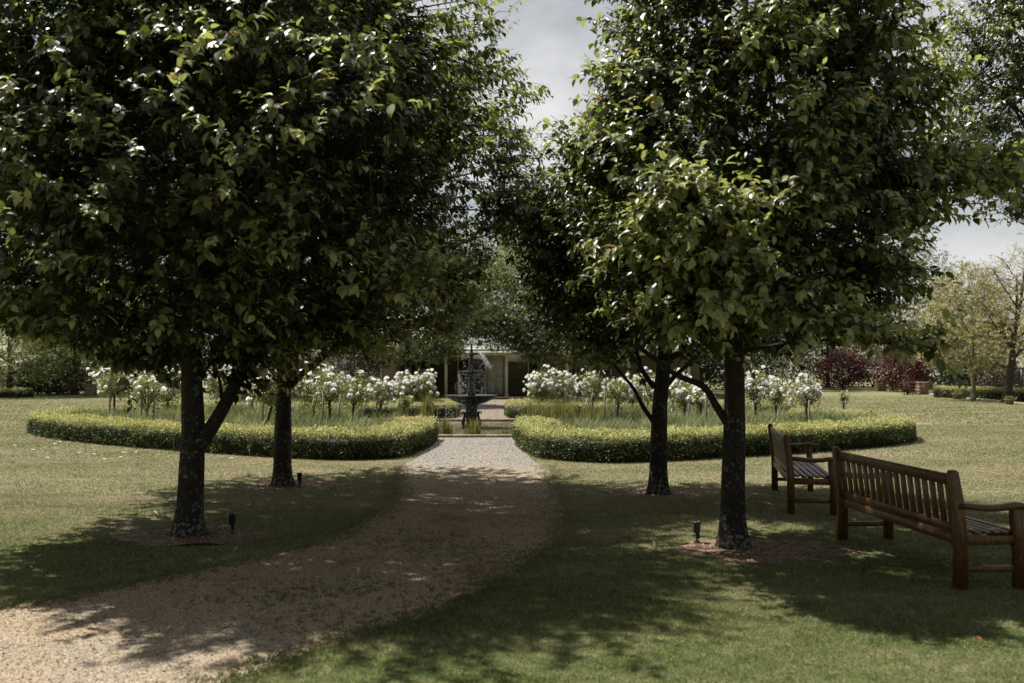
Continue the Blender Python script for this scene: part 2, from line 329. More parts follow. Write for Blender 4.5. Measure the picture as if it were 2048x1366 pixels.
M['path'] = gravel('gravel_path', False); M['pebble'] = gravel('gravel_stones', True)
M['soil'] = noise_mat('bare_soil', [(.3, (.07, .045, .028)), (.5, (.19, .12, .078)), (.72, (.38, .25, .16))], 9, detail=9, bumps=1, bdist=.03)
M['backpath'] = noise_mat('brown_gravel', [(.3, (.11, .085, .062)), (.5, (.20, .16, .12)), (.75, (.30, .25, .20))], 14, detail=9, bumps=.8)
M['bed'] = noise_mat('bed_soil', [(.3, (.03, .022, .014)), (.75, (.10, .075, .05))], 5, detail=9, bumps=1, bdist=.03)
M['hill'] = noise_mat('far_pasture', [(.35, (.20, .19, .14)), (.6, (.30, .27, .20))], .03, bumps=0, rough=1)
m, t, b = mat('pond_water'); b.inputs['Base Color'].default_value = (.02, .022, .014, 1); b.inputs['Roughness'].default_value = .06; b.inputs['Specular IOR Level'].default_value = .7
c = nd(t, 'ShaderNodeTexCoord'); n_ = nd(t, 'ShaderNodeTexNoise', Scale=9, Detail=4); t.links.new(c.outputs['Object'], n_.inputs['Vector']); bump(t, b, n_.outputs[0], .5, .05); M['water'] = m
m, t, b = mat('falling_water'); b.inputs['Base Color'].default_value = (.9, .92, .93, 1); b.inputs['Roughness'].default_value = .05; b.inputs['Transmission Weight'].default_value = .2; b.inputs['IOR'].default_value = 1.33; M['drops'] = m

# ------------------------------------------------------------------ ground, path, beds
def in_poly(x, y, poly):
    poly = np.asarray(poly); n = len(poly); ins = np.zeros(len(x), bool); j = n - 1
    for i in range(n):
        xi, yi = poly[i]; xj, yj = poly[j]
        c = ((yi > y) != (yj > y)) & (x < (xj - xi) * (y - yi) / (yj - yi + 1e-12) + xi); ins ^= c; j = i
    return ins
def smooth(pts, n=8):
    pts = [Vector(p).to_2d() if len(p) > 2 else Vector(p) for p in pts]; out = []
    for i in range(len(pts) - 1):
        p0 = pts[max(i - 1, 0)]; p1 = pts[i]; p2 = pts[i + 1]; p3 = pts[min(i + 2, len(pts) - 1)]
        for k in range(n):
            t = k / n; out.append(.5 * ((2 * p1) + (p2 - p0) * t + (2 * p0 - 5 * p1 + 4 * p2 - p3) * t * t + (3 * p1 - p0 - 3 * p2 + p3) * t ** 3))
    out.append(pts[-1]); return out
def g2(*l): return [P(x, y).to_2d() for x, y in l]
left_edge = smooth(g2((857, 875.5), (860, 886), (845, 908), (802, 938), (796, 965), (792, 1000), (742, 1032), (640, 1085), (400, 1140), (200, 1180), (0, 1214)) + [Vector((-5.4, 5.9)), Vector((-8.5, 4.6))])
right_edge = smooth(g2((1039, 875.5), (1036, 886), (1062, 918), (1098, 938), (1104, 965), (1128, 1030), (1122, 1072), (1040, 1132), (920, 1200), (800, 1250), (600, 1312), (440, 1366)) + [Vector((-2.6, 4.0)), Vector((-5.5, 2.2)), Vector((-8, 1.0))])
def wob(pts, a=.045):
    return [Vector((p.x + a * noise.noise((p.x * 3, p.y * 3, 1.3)), p.y + a * noise.noise((p.x * 3, p.y * 3, 7.7)))) for p in pts]
PATH = [tuple(p) for p in wob(left_edge)] + [tuple(p) for p in reversed(wob(right_edge))]
def ngon(name, poly, z, m, kind='structure'):
    import bmesh
    bm = bmesh.new(); vs = [bm.verts.new((x, y, z)) for x, y in poly]; f = bm.faces.new(vs)
    if f.normal.z < 0: f.normal_flip()
    bmesh.ops.triangulate(bm, faces=[f]); bm.normal_update()
    for f in bm.faces:
        if f.normal.z < 0: f.normal_flip()
    me = bpy.data.meshes.new(name); bm.to_mesh(me); bm.free(); me.materials.append(m)
    o = bpy.data.objects.new(name, me); COL.objects.link(o); o['kind'] = kind; return o
PC = Vector((-1.02, 25.75)); PHX, PHY = 3.3, 3.2          # pond centre and half sizes
WZ = -.16
# one ground sheet with a rectangular hole where the pond basin lies
gx = [-900, PC.x - PHX, PC.x + PHX, 900]; gy = [-300, PC.y - PHY, PC.y + PHY, 1500]
g = MB(); V = [(x, y, 0) for y in gy for x in gx]; g.add(V, [[(j * 4 + i, j * 4 + i + 1, j * 4 + i + 5, j * 4 + i + 4)] for j in range(3) for i in range(3) if (i, j) != (1, 1)])
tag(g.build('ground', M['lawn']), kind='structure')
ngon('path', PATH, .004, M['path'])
BP = [(-2.1, 28.95), (-2.1, 45.6), (-.1, 45.6), (-.1, 28.95)]
o = ngon('back_path', BP, .004, M['backpath'])
w = MB(); w.add([(PC.x - PHX, PC.y - PHY, WZ), (PC.x + PHX, PC.y - PHY, WZ), (PC.x + PHX, PC.y + PHY, WZ), (PC.x - PHX, PC.y + PHY, WZ)], [[0, 1, 2, 3]])
tag(w.build('pond_water', M['water']), kind='structure')
w = MB()
for sx, sy, dx, dy in ((0, -1, PHX * 2 + .1, .1), (0, 1, PHX * 2 + .1, .1), (-1, 0, .1, PHY * 2 - .1), (1, 0, .1, PHY * 2 - .1)):
    w.box((PC.x + sx * PHX, PC.y + sy * PHY, -.30), (dx, dy, .58))
pond = empty('pond_surround', (0, 0, 0), 'sandstone edging around the rectangular fountain pond', 'pond edge')
w.build('basin_wall', M['stone'], pond)
w = MB()
for sy, n in ((-1, 9), (1, 9)):
    L_ = PHX * 2 + .5
    for i in range(n):
        a = L_ / n
        w.box((PC.x - L_ / 2 + a * (i + .5), PC.y + sy * (PHY + .06), .025 + random.uniform(-.006, .008)), (a - .012, .34 + random.uniform(-.03, .03), .07), bev=.012)
for sx in (-1, 1):
    for i in range(7):
        a = (PHY * 2 - .3) / 7
        w.box((PC.x + sx * (PHX + .06), PC.y - PHY + .15 + a * (i + .5), .025 + random.uniform(-.006, .008)), (.34, a - .012, .07), bev=.012)
w.build('coping', M['coping'], pond)

# hedge centre lines (read from their base line in the photo)
HL = smooth([(-2.15, 21.7), (-2.2, 19.6), (-2.42, 17.6)], 6) + smooth([(-3.1, 17.32), (-3.95, 17.75), (-6.0, 18.95), (-8.8, 20.9), (-10.9, 22.9), (-11.9, 24.6), (-11.5, 26.0), (-10.4, 26.6)], 6)
HR = smooth([(.52, 21.7), (.62, 19.6), (.85, 17.5)], 6) + smooth([(1.4, 17.02), (2.0, 17.0), (4.3, 18.12), (6.0, 19.12), (7.5, 20.2), (8.6, 21.5), (9.0, 23.2), (8.5, 24.7), (7.4, 25.3)], 6)
HBL = smooth([(-2.3, 34), (-2.25, 31.5), (-2.4, 30.35)], 5) + smooth([(-3.2, 30.2), (-6, 30.2), (-9.5, 30.6), (-11.2, 31.5)], 6)
HBR = smooth([(.25, 34), (.22, 31.5), (.35, 30.35)], 5) + smooth([(1.2, 30.2), (4, 30.2), (7, 30.4), (9, 31.2)], 6)
bedL = [tuple(p) for p in HL[4:]] + [(-9.5, 28.4), (-4.6, 28.4), (-4.6, 22.2), (-2.5, 22.0)]
bedR = [tuple(p) for p in HR[4:]] + [(6.6, 28.4), (2.6, 28.4), (2.6, 22.2), (.8, 22.0)]
bedBL = [tuple(p) for p in HBL[3:]] + [(-10.5, 35.5), (-7, 38), (-2.6, 38)]
bedBR = [tuple(p) for p in HBR[3:]] + [(8.5, 35.5), (5, 38), (.5, 38)]
for q in (bedL, bedR, bedBL, bedBR): ngon('garden_bed_soil', q, .008, M['bed'])

TREES = {'T1': P(378, 1070), 'T2': P(567, 972), 'T3': P(1468, 1095), 'T4': P(1317, 988)}
MUL = {'T1': (.78, .42, .12, -.02), 'T2': (.72, .42, .1, .05), 'T3': (.85, .42, .22, -.12), 'T4': (.66, .46, -.1, .05)}
mulch_polys = []
for k_, p in TREES.items():
    rx, ry, ox, oy = MUL[k_]; poly = []
    for i in range(40):
        a = i * math.pi / 20; f = 1 + .42 * noise.noise((math.cos(a) * 1.8, math.sin(a) * 1.8, p.x * 3 + p.y)) + .1 * noise.noise((math.cos(a) * 6, math.sin(a) * 6, p.x))
        poly.append((p.x + ox + math.cos(a) * rx * f, p.y + oy + math.sin(a) * ry * 1.25 * f))
    mulch_polys.append(poly); ngon('bare_soil', poly, .006, M['soil'])

# ------------------------------------------------------------------ grass blades and gravel stones (stuff)
def scatter(n, y0, y1, margin=1.4):
    y = np.sqrt(rng.uniform(y0 ** 2, y1 ** 2, n)); x = rng.uniform(-1, 1, n) * (y * .545 + margin); return x, y
gm = MB()
for n, y0, y1, wd, ht in ((330000, 4.2, 8.0, .0045, .028), (300000, 8.0, 12.5, .0065, .027), (190000, 12.5, 17.5, .010, .026), (240000, 17.5, 27.0, .017, .028), (260000, 27.0, 52.0, .036, .036)):
    x, y = scatter(n, y0, y1)
    jx = x + rng.normal(0, .03, n); jy = y + rng.normal(0, .03, n)
    keep = ~in_poly(jx, jy, PATH)
    for mp2 in mulch_polys: keep &= ~(in_poly(x + rng.normal(0, .11, n), y + rng.normal(0, .09, n), mp2) & (rng.random(n) < np.where(np.sin(x * 7 + 2 * np.sin(y * 9)) * np.sin(y * 8 + x * 3) > .2, .4, .86)))
    for q in (bedL, bedR): keep &= ~in_poly(x, y, q)
    if y1 > 50: keep &= ((x < -2.4) | (x > .2)) & (rng.random(n) < np.clip(1.25 - (y - 27) / 25, .05, 1)) & ~((np.abs(x) < 12) & (y < 30))
    if y1 > 50:
        for q in (bedBL, bedBR): keep &= ~in_poly(x, y, q)
        keep &= ~((y > 43.5) & (x < 11) & (x > -15))
    for hl in ((HL, HR) if y1 > 13 else ()):
        for hp in hl[::2]: keep &= (x - hp[0]) ** 2 + (y - hp[1]) ** 2 > .16
    x, y = x[keep], y[keep]; n = len(x)
    clump = np.array([noise.noise((a * 1.7, b_ * 1.7, 0)) for a, b_ in zip(x[::1], y[::1])]) if n < 1 else (np.sin(x * 2.3 + 1.1 * np.sin(y * 1.7)) * np.sin(y * 2.9 + 1.3 * np.sin(x * 1.9)))
    az = rng.uniform(0, 2 * math.pi, n); lean = rng.uniform(.3, 2.2, n)
    ax = np.stack([np.cos(az) * lean, np.sin(az) * lean, np.ones(n)], 1)
    h = ht * rng.uniform(.5, 1.45, n) * (1 + .22 * clump)
    u = unit(ax); side = unit(np.cross(u, rng.normal(0, 1, (n, 3))))
    base = np.stack([x, y, np.full(n, -.002)], 1)
    V = np.stack([base + side * wd / 2, base - side * wd / 2, base + u * h[:, None]], 1).reshape(-1, 3)
    gm.add(V, [np.arange(n * 3).reshape(-1, 3)], np.repeat(np.clip(rng.normal(.45, .22, n), 0, 1), 3))
# longer tufts fringing the path, and weeds growing through the gravel
fr = []
for e in (left_edge, right_edge):
    for p in e:
        if 3.5 < p.y < 16:
            for _ in range(26): fr.append((p.x + rng.normal(0, .10), p.y + rng.normal(0, .10)))
for cx, cy, r_, n in [(P(840, 1085).x, P(840, 1085).y, .35, 260), (P(1000, 1120).x, P(1000, 1120).y, .3, 200), (P(720, 1180).x, P(720, 1180).y, .25, 120), (P(520, 1190).x, P(520, 1190).y, .2, 90), (P(820, 1270).x, P(820, 1270).y, .2, 160), (P(900, 1250).x, P(900, 1250).y, .25, 300), (P(660, 1240).x, P(660, 1240).y, .25, 90), (P(1000, 1160).x, P(1000, 1160).y, .25, 200)]:
    for _ in range(n): fr.append((cx + rng.normal(0, r_ * 1.3), cy + rng.normal(0, r_)))
fr = np.array(fr); n = len(fr); fr = np.repeat(fr, 7, 0) + rng.normal(0, .012, (n * 7, 2)); n = len(fr)
az = rng.uniform(0, 6.28, n); u = unit(np.stack([np.cos(az) * .7, np.sin(az) * .7, np.ones(n)], 1)); side = unit(np.cross(u, rng.normal(0, 1, (n, 3))))
base = np.concatenate([fr, np.full((n, 1), .003)], 1); h = rng.uniform(.012, .042, n)
gm.add(np.stack([base + side * .0035, base - side * .0035, base + u * h[:, None]], 1).reshape(-1, 3), [np.arange(n * 3).reshape(-1, 3)], np.repeat(rng.uniform(0, .6, n), 3))
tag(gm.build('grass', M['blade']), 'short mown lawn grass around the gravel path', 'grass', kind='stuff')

OCT_V = np.array([(1, 0, 0), (-1, 0, 0), (0, 1, 0), (0, -1, 0), (0, 0, .7), (0, 0, -.7)], float)
OCT_F = [np.array([(0, 2, 4), (2, 1, 4), (1, 3, 4), (3, 0, 4)])]
pm = MB()
for n, y0, y1, s0, s1 in ((260000, 3.8, 8.5, .0025, .0085), (130000, 8.5, 16, .004, .011), (150000, 16, 22.6, .006, .014)):
    x, y = scatter(n, y0, y1, 1); e = in_poly(x + rng.normal(0, .02, n), y + rng.normal(0, .02, n), PATH); x, y = x[e], y[e]; n = len(x)
    r = np.minimum(s0 + rng.exponential(.0016, n) , s1 * 1.5)
    instance(OCT_V, OCT_F, np.stack([x, y, .004 + r * .3], 1), rng.normal(0, 1, (n, 3)) * (1, 1, .3), np.tile((0, 0, 1.), (n, 1)) + rng.normal(0, .4, (n, 3)), r, np.clip(rng.beta(2, 3, n), 0, 1), pm)
for poly in mulch_polys:
    c = np.mean(poly, 0); n = 900; x = c[0] + rng.normal(0, .5, n); y = c[1] + rng.normal(0, .35, n); e = in_poly(x, y, poly); x, y = x[e], y[e]; n = len(x)
    r = rng.uniform(.004, .014, n); instance(OCT_V, OCT_F, np.stack([x, y, .006 + r * .3], 1), rng.normal(0, 1, (n, 3)) * (1, 1, .3), np.tile((0, 0, 1.), (n, 1)), r, rng.beta(2, 3, n), pm)
lm_ = MB(); n = 15000; x, y = scatter(n, 4.5, 22.5, 1); e = in_poly(x, y, PATH) & (rng.random(n) < np.clip(.16 + .84 * np.exp(-((y - 10.5) / 3.2) ** 2), 0, 1) * (np.sin(x * 2.1 + 1.7 * np.sin(y * 1.3)) * .5 + .6)); x, y = x[e], y[e]
for poly in mulch_polys:
    c = np.mean(poly, 0); xx = c[0] + rng.normal(0, .55, 420); yy = c[1] + rng.normal(0, .4, 420); e = in_poly(xx, yy, poly); x = np.concatenate([x, xx[e]]); y = np.concatenate([y, yy[e]])
n = len(x); instance(CARD_V, CARD_F, np.stack([x, y, np.full(n, .013)], 1), rng.normal(0, 1, (n, 3)) * (1, 1, .15), np.tile((0, 0, 1.), (n, 1)) + rng.normal(0, .35, (n, 3)), rng.uniform(.010, .034, n), rng.beta(1.3, 2.6, n), lm_)
tag(lm_.build('leaf_litter', leaf_mat('dry_litter', [(0, (.05, .028, .018)), (.5, (.13, .075, .045)), (1, (.34, .26, .17))], .1, .8)), 'small brown leaf litter strewn on the shaded gravel and bare soil', 'litter', kind='stuff')
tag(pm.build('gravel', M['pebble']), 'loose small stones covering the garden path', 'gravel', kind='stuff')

# ------------------------------------------------------------------ trees
def tree(name, label, cat, loc, h, prof, ns, k, leaf, tmpl, lm, bark, seed, r0=.13, limbs=12, first=1.0, custom=(), extra=(), gap=.0, lump=.22, inner=.45, droop=.5, group=None, top=.86, twigs=True, lean=(0, 0), shoot=.38, tint=(.45, .2), flare=.5, up=.35, lim=None):
    """prof: [(z, radius)] crown outline; custom: explicit limbs; extra: [(centre, radius, sprays)] boughs that stick out"""
    rg = np.random.default_rng(seed); root = empty(name, loc, label, cat, group)
    pz = np.array([p[0] for p in prof]); pr = np.array([p[1] for p in prof])
    R = lambda z: np.interp(z, pz, pr)
    wood = MB(); zt = h * top; n = 16; zs = np.linspace(0, 1, n) ** 1.15 * zt
    wx = np.array([.10 * noise.noise((z * .5, seed, 0)) for z in zs]); wy = np.array([.10 * noise.noise((z * .5, 0, seed)) for z in zs])
    wx += lean[0] * zs / zt - wx[0]; wy += lean[1] * zs / zt - wy[0]
    zz = np.concatenate([[0, .06, .15, .3], zs[zs > .45]]); wx = np.interp(zz, zs, wx); wy = np.interp(zz, zs, wy)
    rr = r0 * (1 - .88 * zz / zt) * (1 + flare * np.exp(-zz / .12)); tp = np.stack([wx, wy, zz - .03 * (zz == 0)], 1)
    wood.tube(tp, rr, 14, wob=.16)
    segs = []
    def limb(pts, ra, rb, kk=7):
        pts = [Vector(p) for p in pts]; out = []
        for i in range(len(pts) - 1):
            p0 = pts[max(i - 1, 0)]; p1 = pts[i]; p2 = pts[i + 1]; p3 = pts[min(i + 2, len(pts) - 1)]
            for q in range(4):
                t = q / 4; out.append(.5 * ((2 * p1) + (p2 - p0) * t + (2 * p0 - 5 * p1 + 4 * p2 - p3) * t * t + (3 * p1 - p0 - 3 * p2 + p3) * t ** 3))
        out.append(pts[-1]); wood.tube(out, np.linspace(ra, rb, len(out)), kk, wob=.1)
        for q in out: segs.append(tuple(q))
        return out
    for pts, ra, rb in custom: limb(pts, ra, rb, 10)
    for i in range(limbs):
        f = (i + .5) / limbs; z0 = first + (zt * .93 - first) * f ** 1.1; a = i * 2.4 + rg.uniform(-.3, .3) + seed
        c = np.array([np.interp(z0, zz, wx), np.interp(z0, zz, wy), z0])
        z1 = min(z0 + R(z0 + .8) * rg.uniform(.5, 1.0), pz[-1] - .2); r1_ = max(.25, R(z1) * rg.uniform(.65, .9))
        e = np.array([c[0] * .3 + math.cos(a) * r1_, c[1] * .3 + math.sin(a) * r1_, z1])
        if lim:
            xl_ = float(np.interp(e[2], [q[0] for q in lim[1]], [q[1] for q in lim[1]])); e[0] = min(e[0], xl_ - .45) if lim[0] > 0 else max(e[0], xl_ + .45)
        mid = c * .5 + e * .5 + np.array([0, 0, -.12 * r1_ + .1])
        ra = max(.012, r0 * .42 * (1 - f * .7)); o = limb([c, mid, e], ra, .008)
        for s in range(5):
            b0 = np.array(o[int(len(o) * (.3 + .13 * s))]); a2 = a + (1 if s % 2 else -1) * rg.uniform(.5, 1.2); ln = r1_ * rg.uniform(.3, .55)
            e2 = b0 + np.array([math.cos(a2) * ln, math.sin(a2) * ln, ln * rg.uniform(.1, .8)])
            if lim:
                xl_ = float(np.interp(e2[2], [q[0] for q in lim[1]], [q[1] for q in lim[1]])); e2[0] = min(e2[0], xl_ - .15) if lim[0] > 0 else max(e2[0], xl_ + .15)
            limb([b0, (b0 + e2) / 2 + (0, 0, .04), e2], ra * .4, .005, 5)
    segs.extend([tuple(q) for q in tp if q[2] > first]); S = np.array(segs)
    # shoots
    pos = []; out = []
    w_ = pr[None]; zc = rg.uniform(pz[0], pz[-1], ns * 4); acc = rg.random(ns * 4) < (R(zc) / pr.max()) ** 1.5; zc = zc[acc]
    az = rg.uniform(0, 2 * math.pi, len(zc)); rf = rg.uniform(inner ** 2, 1, len(zc)) ** .5
    lob = np.array([noise.noise((math.cos(a) * 1.7 + seed, math.sin(a) * 1.7, z * .95)) for a, z in zip(az, zc)])
    lob2 = np.array([noise.noise((math.cos(a) * 4.5, math.sin(a) * 4.5 + seed, z * 2.4)) for a, z in zip(az, zc)])
    rad = R(zc) * rf * (1 + lump * 1.6 * lob + lump * lob2)
    p = np.stack([np.cos(az) * rad + lean[0] * zc / zt, np.sin(az) * rad + lean[1] * zc / zt, zc + .12 * lob2], 1)
    if gap > 0:
        g_ = np.array([noise.noise((q[0] * 1.5 + seed, q[1] * 1.5, q[2] * 1.5)) for q in p]); p = p[g_ > -.55 + gap]; az = az[g_ > -.55 + gap]
    if lim:
        lx = np.interp(p[:, 2], [q[0] for q in lim[1]], [q[1] for q in lim[1]]) + rg.normal(0, .12, len(p)); ok = (p[:, 0] < lx) if lim[0] > 0 else (p[:, 0] > lx); p = p[ok]; az = az[ok]
    p = p[:ns]; az = az[:ns]; d = np.stack([np.cos(az), np.sin(az), np.full(len(p), up)], 1) + rg.normal(0, .45, (len(p), 3)); d[:, 2] += .25 * (p[:, 2] - pz.mean()) / (pz[-1] - pz[0])
    pos.append(p); out.append(d)
    for c, r_, n_ in extra:
        q = unit(rg.normal(0, 1, (n_, 3))) * (rg.uniform(.1, 1, (n_, 1)) ** .5) * np.array(r_) + np.array(c)
        dd = unit(np.array([[c[0], c[1], .25 * np.hypot(c[0], c[1])]])) + rg.normal(0, .55, (n_, 3)); dd[:, 2] += .25
        pos.append(q); out.append(dd); 
        cc = np.array(c); j = np.argmin(((S - cc * np.array([.35, .35, .85])) ** 2).sum(1)); limb([S[j], (S[j] + cc) / 2 + np.array((0, 0, .08)), cc], .022, .006, 6)
    S = np.array(segs); pos = np.concatenate(pos); out = unit(np.concatenate(out)); n = len(pos)
    tw = MB()
    if twigs:
        j = np.zeros(n, int)
        for a in range(0, n, 500): j[a:a + 500] = np.argmin(((pos[a:a + 500, None] - S[None]) ** 2).sum(2), 1)
        b0 = S[j]; sd = unit(np.cross(pos - b0, rg.normal(0, 1, (n, 3)))) ; sd2 = unit(np.cross(pos - b0, sd)); wd = .005
        md = (b0 + pos) / 2 + np.array([0, 0, .05]); rings = []
        for q, s_ in ((b0, 1.3), (md, 1.), (pos, .7), (pos + out * shoot, .35)):
            rings += [q + sd * wd * s_, q - sd * wd * s_ * .5 + sd2 * wd * s_ * .87, q - sd * wd * s_ * .5 - sd2 * wd * s_ * .87]
        V = np.stack(rings, 1).reshape(-1, 3); o12 = (np.arange(n) * 12)[:, None, None]
        f = np.array([(r * 3 + a, r * 3 + (a + 1) % 3, r * 3 + 3 + (a + 1) % 3, r * 3 + 3 + a) for r in range(3) for a in range(3)])
        wood.add(V, [(o12 + f[None]).reshape(-1, 4)])
    wood.build('trunk', bark, root, smooth=True)
    # leaves round each shoot
    tt = np.linspace(.05, 1, k)[None, :] + rg.uniform(-.04, .04, (n, k)); sh = shoot * rg.uniform(.7, 1.25, (n, 1))
    lp = pos[:, None] + out[:, None] * (tt * sh)[..., None]; lp[..., 2] -= .10 * (tt * sh) ** 2 / max(shoot, .1)
    a = np.arange(k)[None] * 2.4 + rg.uniform(0, 6.28, (n, 1)); s1 = unit(np.cross(out, np.tile((0, 0, 1.), (n, 1)) + rg.normal(0, .1, (n, 3)))); s2 = np.cross(s1, out)
    la = out[:, None] * (.35 + .4 * tt[..., None]) + np.cos(a)[..., None] * s1[:, None] + np.sin(a)[..., None] * s2[:, None] * .7 + np.array([0, 0, -droop]) + rg.normal(0, .22, (n, k, 3))
    nr = np.tile((0, 0, 1.), (n, k, 1)) + out[:, None] * .45 + rg.normal(0, .35, (n, k, 3))
    sz = leaf * rg.uniform(.45, 1.28, (n, k)) * (1.1 - .35 * tt)
    rf_ = np.hypot(pos[:, 0], pos[:, 1]) / np.maximum(R(pos[:, 2]), .3); age_light = np.clip((rf_ - .8) * .6, -.25, .28)[:, None]  # young outer leaves paler; also paints lit clumps outside, shade inside the crown
    ti = np.clip(rg.normal(tint[0], tint[1], (n, k)) + .28 * (tt - .5) + age_light + rg.normal(0, .14, (n, 1)), 0, .92); nx_ = sum(q[2] for q in extra); ti[n - nx_:] = np.clip(ti[n - nx_:] + .12, 0, .92) if nx_ else ti[n - nx_:]; ti = np.where(rg.random((n, k)) < .006, 1, ti)
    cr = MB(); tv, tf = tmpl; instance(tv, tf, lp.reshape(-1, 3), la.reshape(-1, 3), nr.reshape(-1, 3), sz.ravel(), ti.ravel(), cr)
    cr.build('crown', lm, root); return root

FULL = (LEAF_V, LEAF_F); MIDL = (LEAF2_V, LEAF2_F); CARD = (CARD_V, CARD_F)
PG = 'ornamental pear trees lining the path'
def rel(t, px, py, Y):  # crown-bough centre given by where it stands in the photo, relative to the tree
    d = Vector(((px - 1024) / F, 1, (730 - py) / F)) * Y; return (d.x - TREES[t].x, Y - TREES[t].y, CAMH + d.z)
tree('pear_tree', 'large leafy tree nearest on the left, its trunk forking low beside the garden spotlight', 'tree', TREES['T1'], 7.6,
     [(1.75, .7), (2.1, 1.7), (2.8, 2.35), (3.8, 2.6), (5.0, 2.35), (6.2, 1.6), (7.3, .5)], 4700, 15, .098, FULL, M['pear'], M['bark'], 3, inner=.3, lump=.32, r0=.132, first=1.75, limbs=15,
     custom=[([(.06, 0, .88), (.25, .05, 1.15), (.55, .1, 1.75), (.9, .2, 2.5), (1.2, .2, 3.4)], .085, .03)],
     extra=[(rel('T1', 110, 370, 7.9), (.42, .3, .5), 60), (rel('T1', 420, 170, 8.0), (.45, .3, .4), 50), (rel('T1', 380, 450, 8.1), (.4, .25, .25), 28), (rel('T1', 520, 500, 8.0), (.4, .3, .25), 26),
            (rel('T1', 760, 545, 8.1), (.5, .3, .25), 45), (rel('T1', 250, 60, 7.9), (.6, .3, .5), 70), (rel('T1', 60, 180, 8.6), (.5, .4, .7), 90), (rel('T1', 40, 600, 9.2), (.5, .4, .3), 50),
            (rel('T1', 490, 760, 9.6), (.25, .25, .28), 18), (rel('T1', 300, 720, 9.8), (.5, .4, .22), 45), (rel('T1', 430, 735, 9.5), (.3, .3, .2), 16), (rel('T1', 560, 700, 9.3), (.4, .3, .2), 26), (rel('T1', 90, 655, 9.5), (.5, .3, .15), 22), (rel('T1', 170, 640, 9.6), (.5, .4, .3), 50), (rel('T1', 650, 640, 9.5), (.5, .4, .3), 55)], gap=.04, group=PG)
tree('pear_tree', 'leafy tree second on the left side of the path, close to the clipped hedge', 'tree', TREES['T2'], 9.6,
     [(1.9, .9), (2.3, 1.9), (3.2, 2.7), (4.6, 2.75), (6.5, 2.35), (8.0, 1.6), (9.3, .5)], 5000, 15, .10, MIDL, M['pear'], M['bark'], 11, inner=.3, lump=.3, lim=(1, [(4.0, 3.4), (4.5, 3.2), (5.4, 3.0), (6.1, 2.4), (6.8, 2.6), (7.2, 2.5)]), r0=.125, first=1.7, limbs=15,
     custom=[([(.05, 0, 1.35), (.28, 0, 1.6), (.6, 0, 1.85), (1.1, 0, 2.3), (1.5, 0, 2.9)], .05, .02)],
     extra=[(rel('T2', 990, 260, 13.3), (.4, .5, .3), 34), (rel('T2', 1010, 330, 13.0), (.5, .5, .4), 55), (rel('T2', 890, 560, 12.6), (.6, .6, .5), 80), (rel('T2', 1030, 450, 13.0), (.5, .5, .35), 80), (rel('T2', 1000, 420, 12.8), (.5, .5, .4), 70), (rel('T2', 940, 120, 13.2), (.35, .4, .4), 30), (rel('T2', 850, 650, 13.0), (.7, .6, .35), 80), (rel('T2', 560, 690, 12.6), (.6, .4, .25), 50), (rel('T2', 700, 660, 12.2), (.8, .5, .4), 70), (rel('T2', 980, 30, 13.2), (.3, .3, .3), 12)], gap=.06, group=PG)
tree('pear_tree', 'large leafy tree nearest on the right, with a lichen-spotted trunk beside the benches', 'tree', TREES['T3'], 7.4,
     [(1.85, .5), (2.2, 1.2), (3.0, 1.6), (4.0, 1.5), (5.0, 1.2), (6.0, .95), (7.1, .4)], 2200, 15, .096, FULL, M['pear'], M['bark'], 23, lump=.32, lim=(-1, [(2.6, -2.2), (3.3, -1.6), (3.7, -1.35), (4.2, -1.1), (5.1, -.95), (6, -.6)]), r0=.118, first=1.6, limbs=14,
     custom=[([(-.05, 0, 1.15), (-.16, 0, 1.32), (-.28, 0, 1.5), (-.55, 0, 1.62), (-.9, .1, 1.9)], .042, .02)],
     extra=[(rel('T3', 1370, 420, 7.2), (.30, .25, .25), 45), (rel('T3', 1460, 430, 7.1), (.3, .25, .2), 38), (rel('T3', 1600, 425, 7.3), (.38, .25, .14), 32), (rel('T3', 1300, 480, 7.5), (.25, .25, .2), 30), (rel('T3', 1440, 530, 7.3), (.5, .3, .3), 70),
            (rel('T3', 1540, 600, 7.6), (.5, .3, .25), 55), (rel('T3', 1690, 665, 7.4), (.38, .25, .12), 34), (rel('T3', 1810, 690, 7.3), (.22, .2, .08), 16), (rel('T3', 1800, 380, 8.4), (.6, .4, .3), 70), (rel('T3', 1950, 350, 8.3), (.5, .35, .22), 48),
            (rel('T3', 1730, 60, 8.6), (.6, .5, .5), 90), (rel('T3', 1740, 230, 8.8), (.6, .5, .5), 110), (rel('T3', 1640, 330, 8.6), (.5, .4, .4), 80), (rel('T3', 1840, 190, 8.8), (.3, .3, .3), 26), (rel('T3', 1300, 190, 8.3), (.35, .35, .4), 50), (rel('T3', 1210, 320, 8.4), (.35, .35, .3), 45), (rel('T3', 1550, 90, 7.4), (.4, .3, .35), 45), (rel('T3', 1620, 260, 7.3), (.3, .25, .35), 32), (rel('T3', 1380, 620, 8.0), (.5, .4, .3), 60), (rel('T3', 1700, 540, 8.4), (.6, .4, .45), 80)], gap=.05, group=PG)
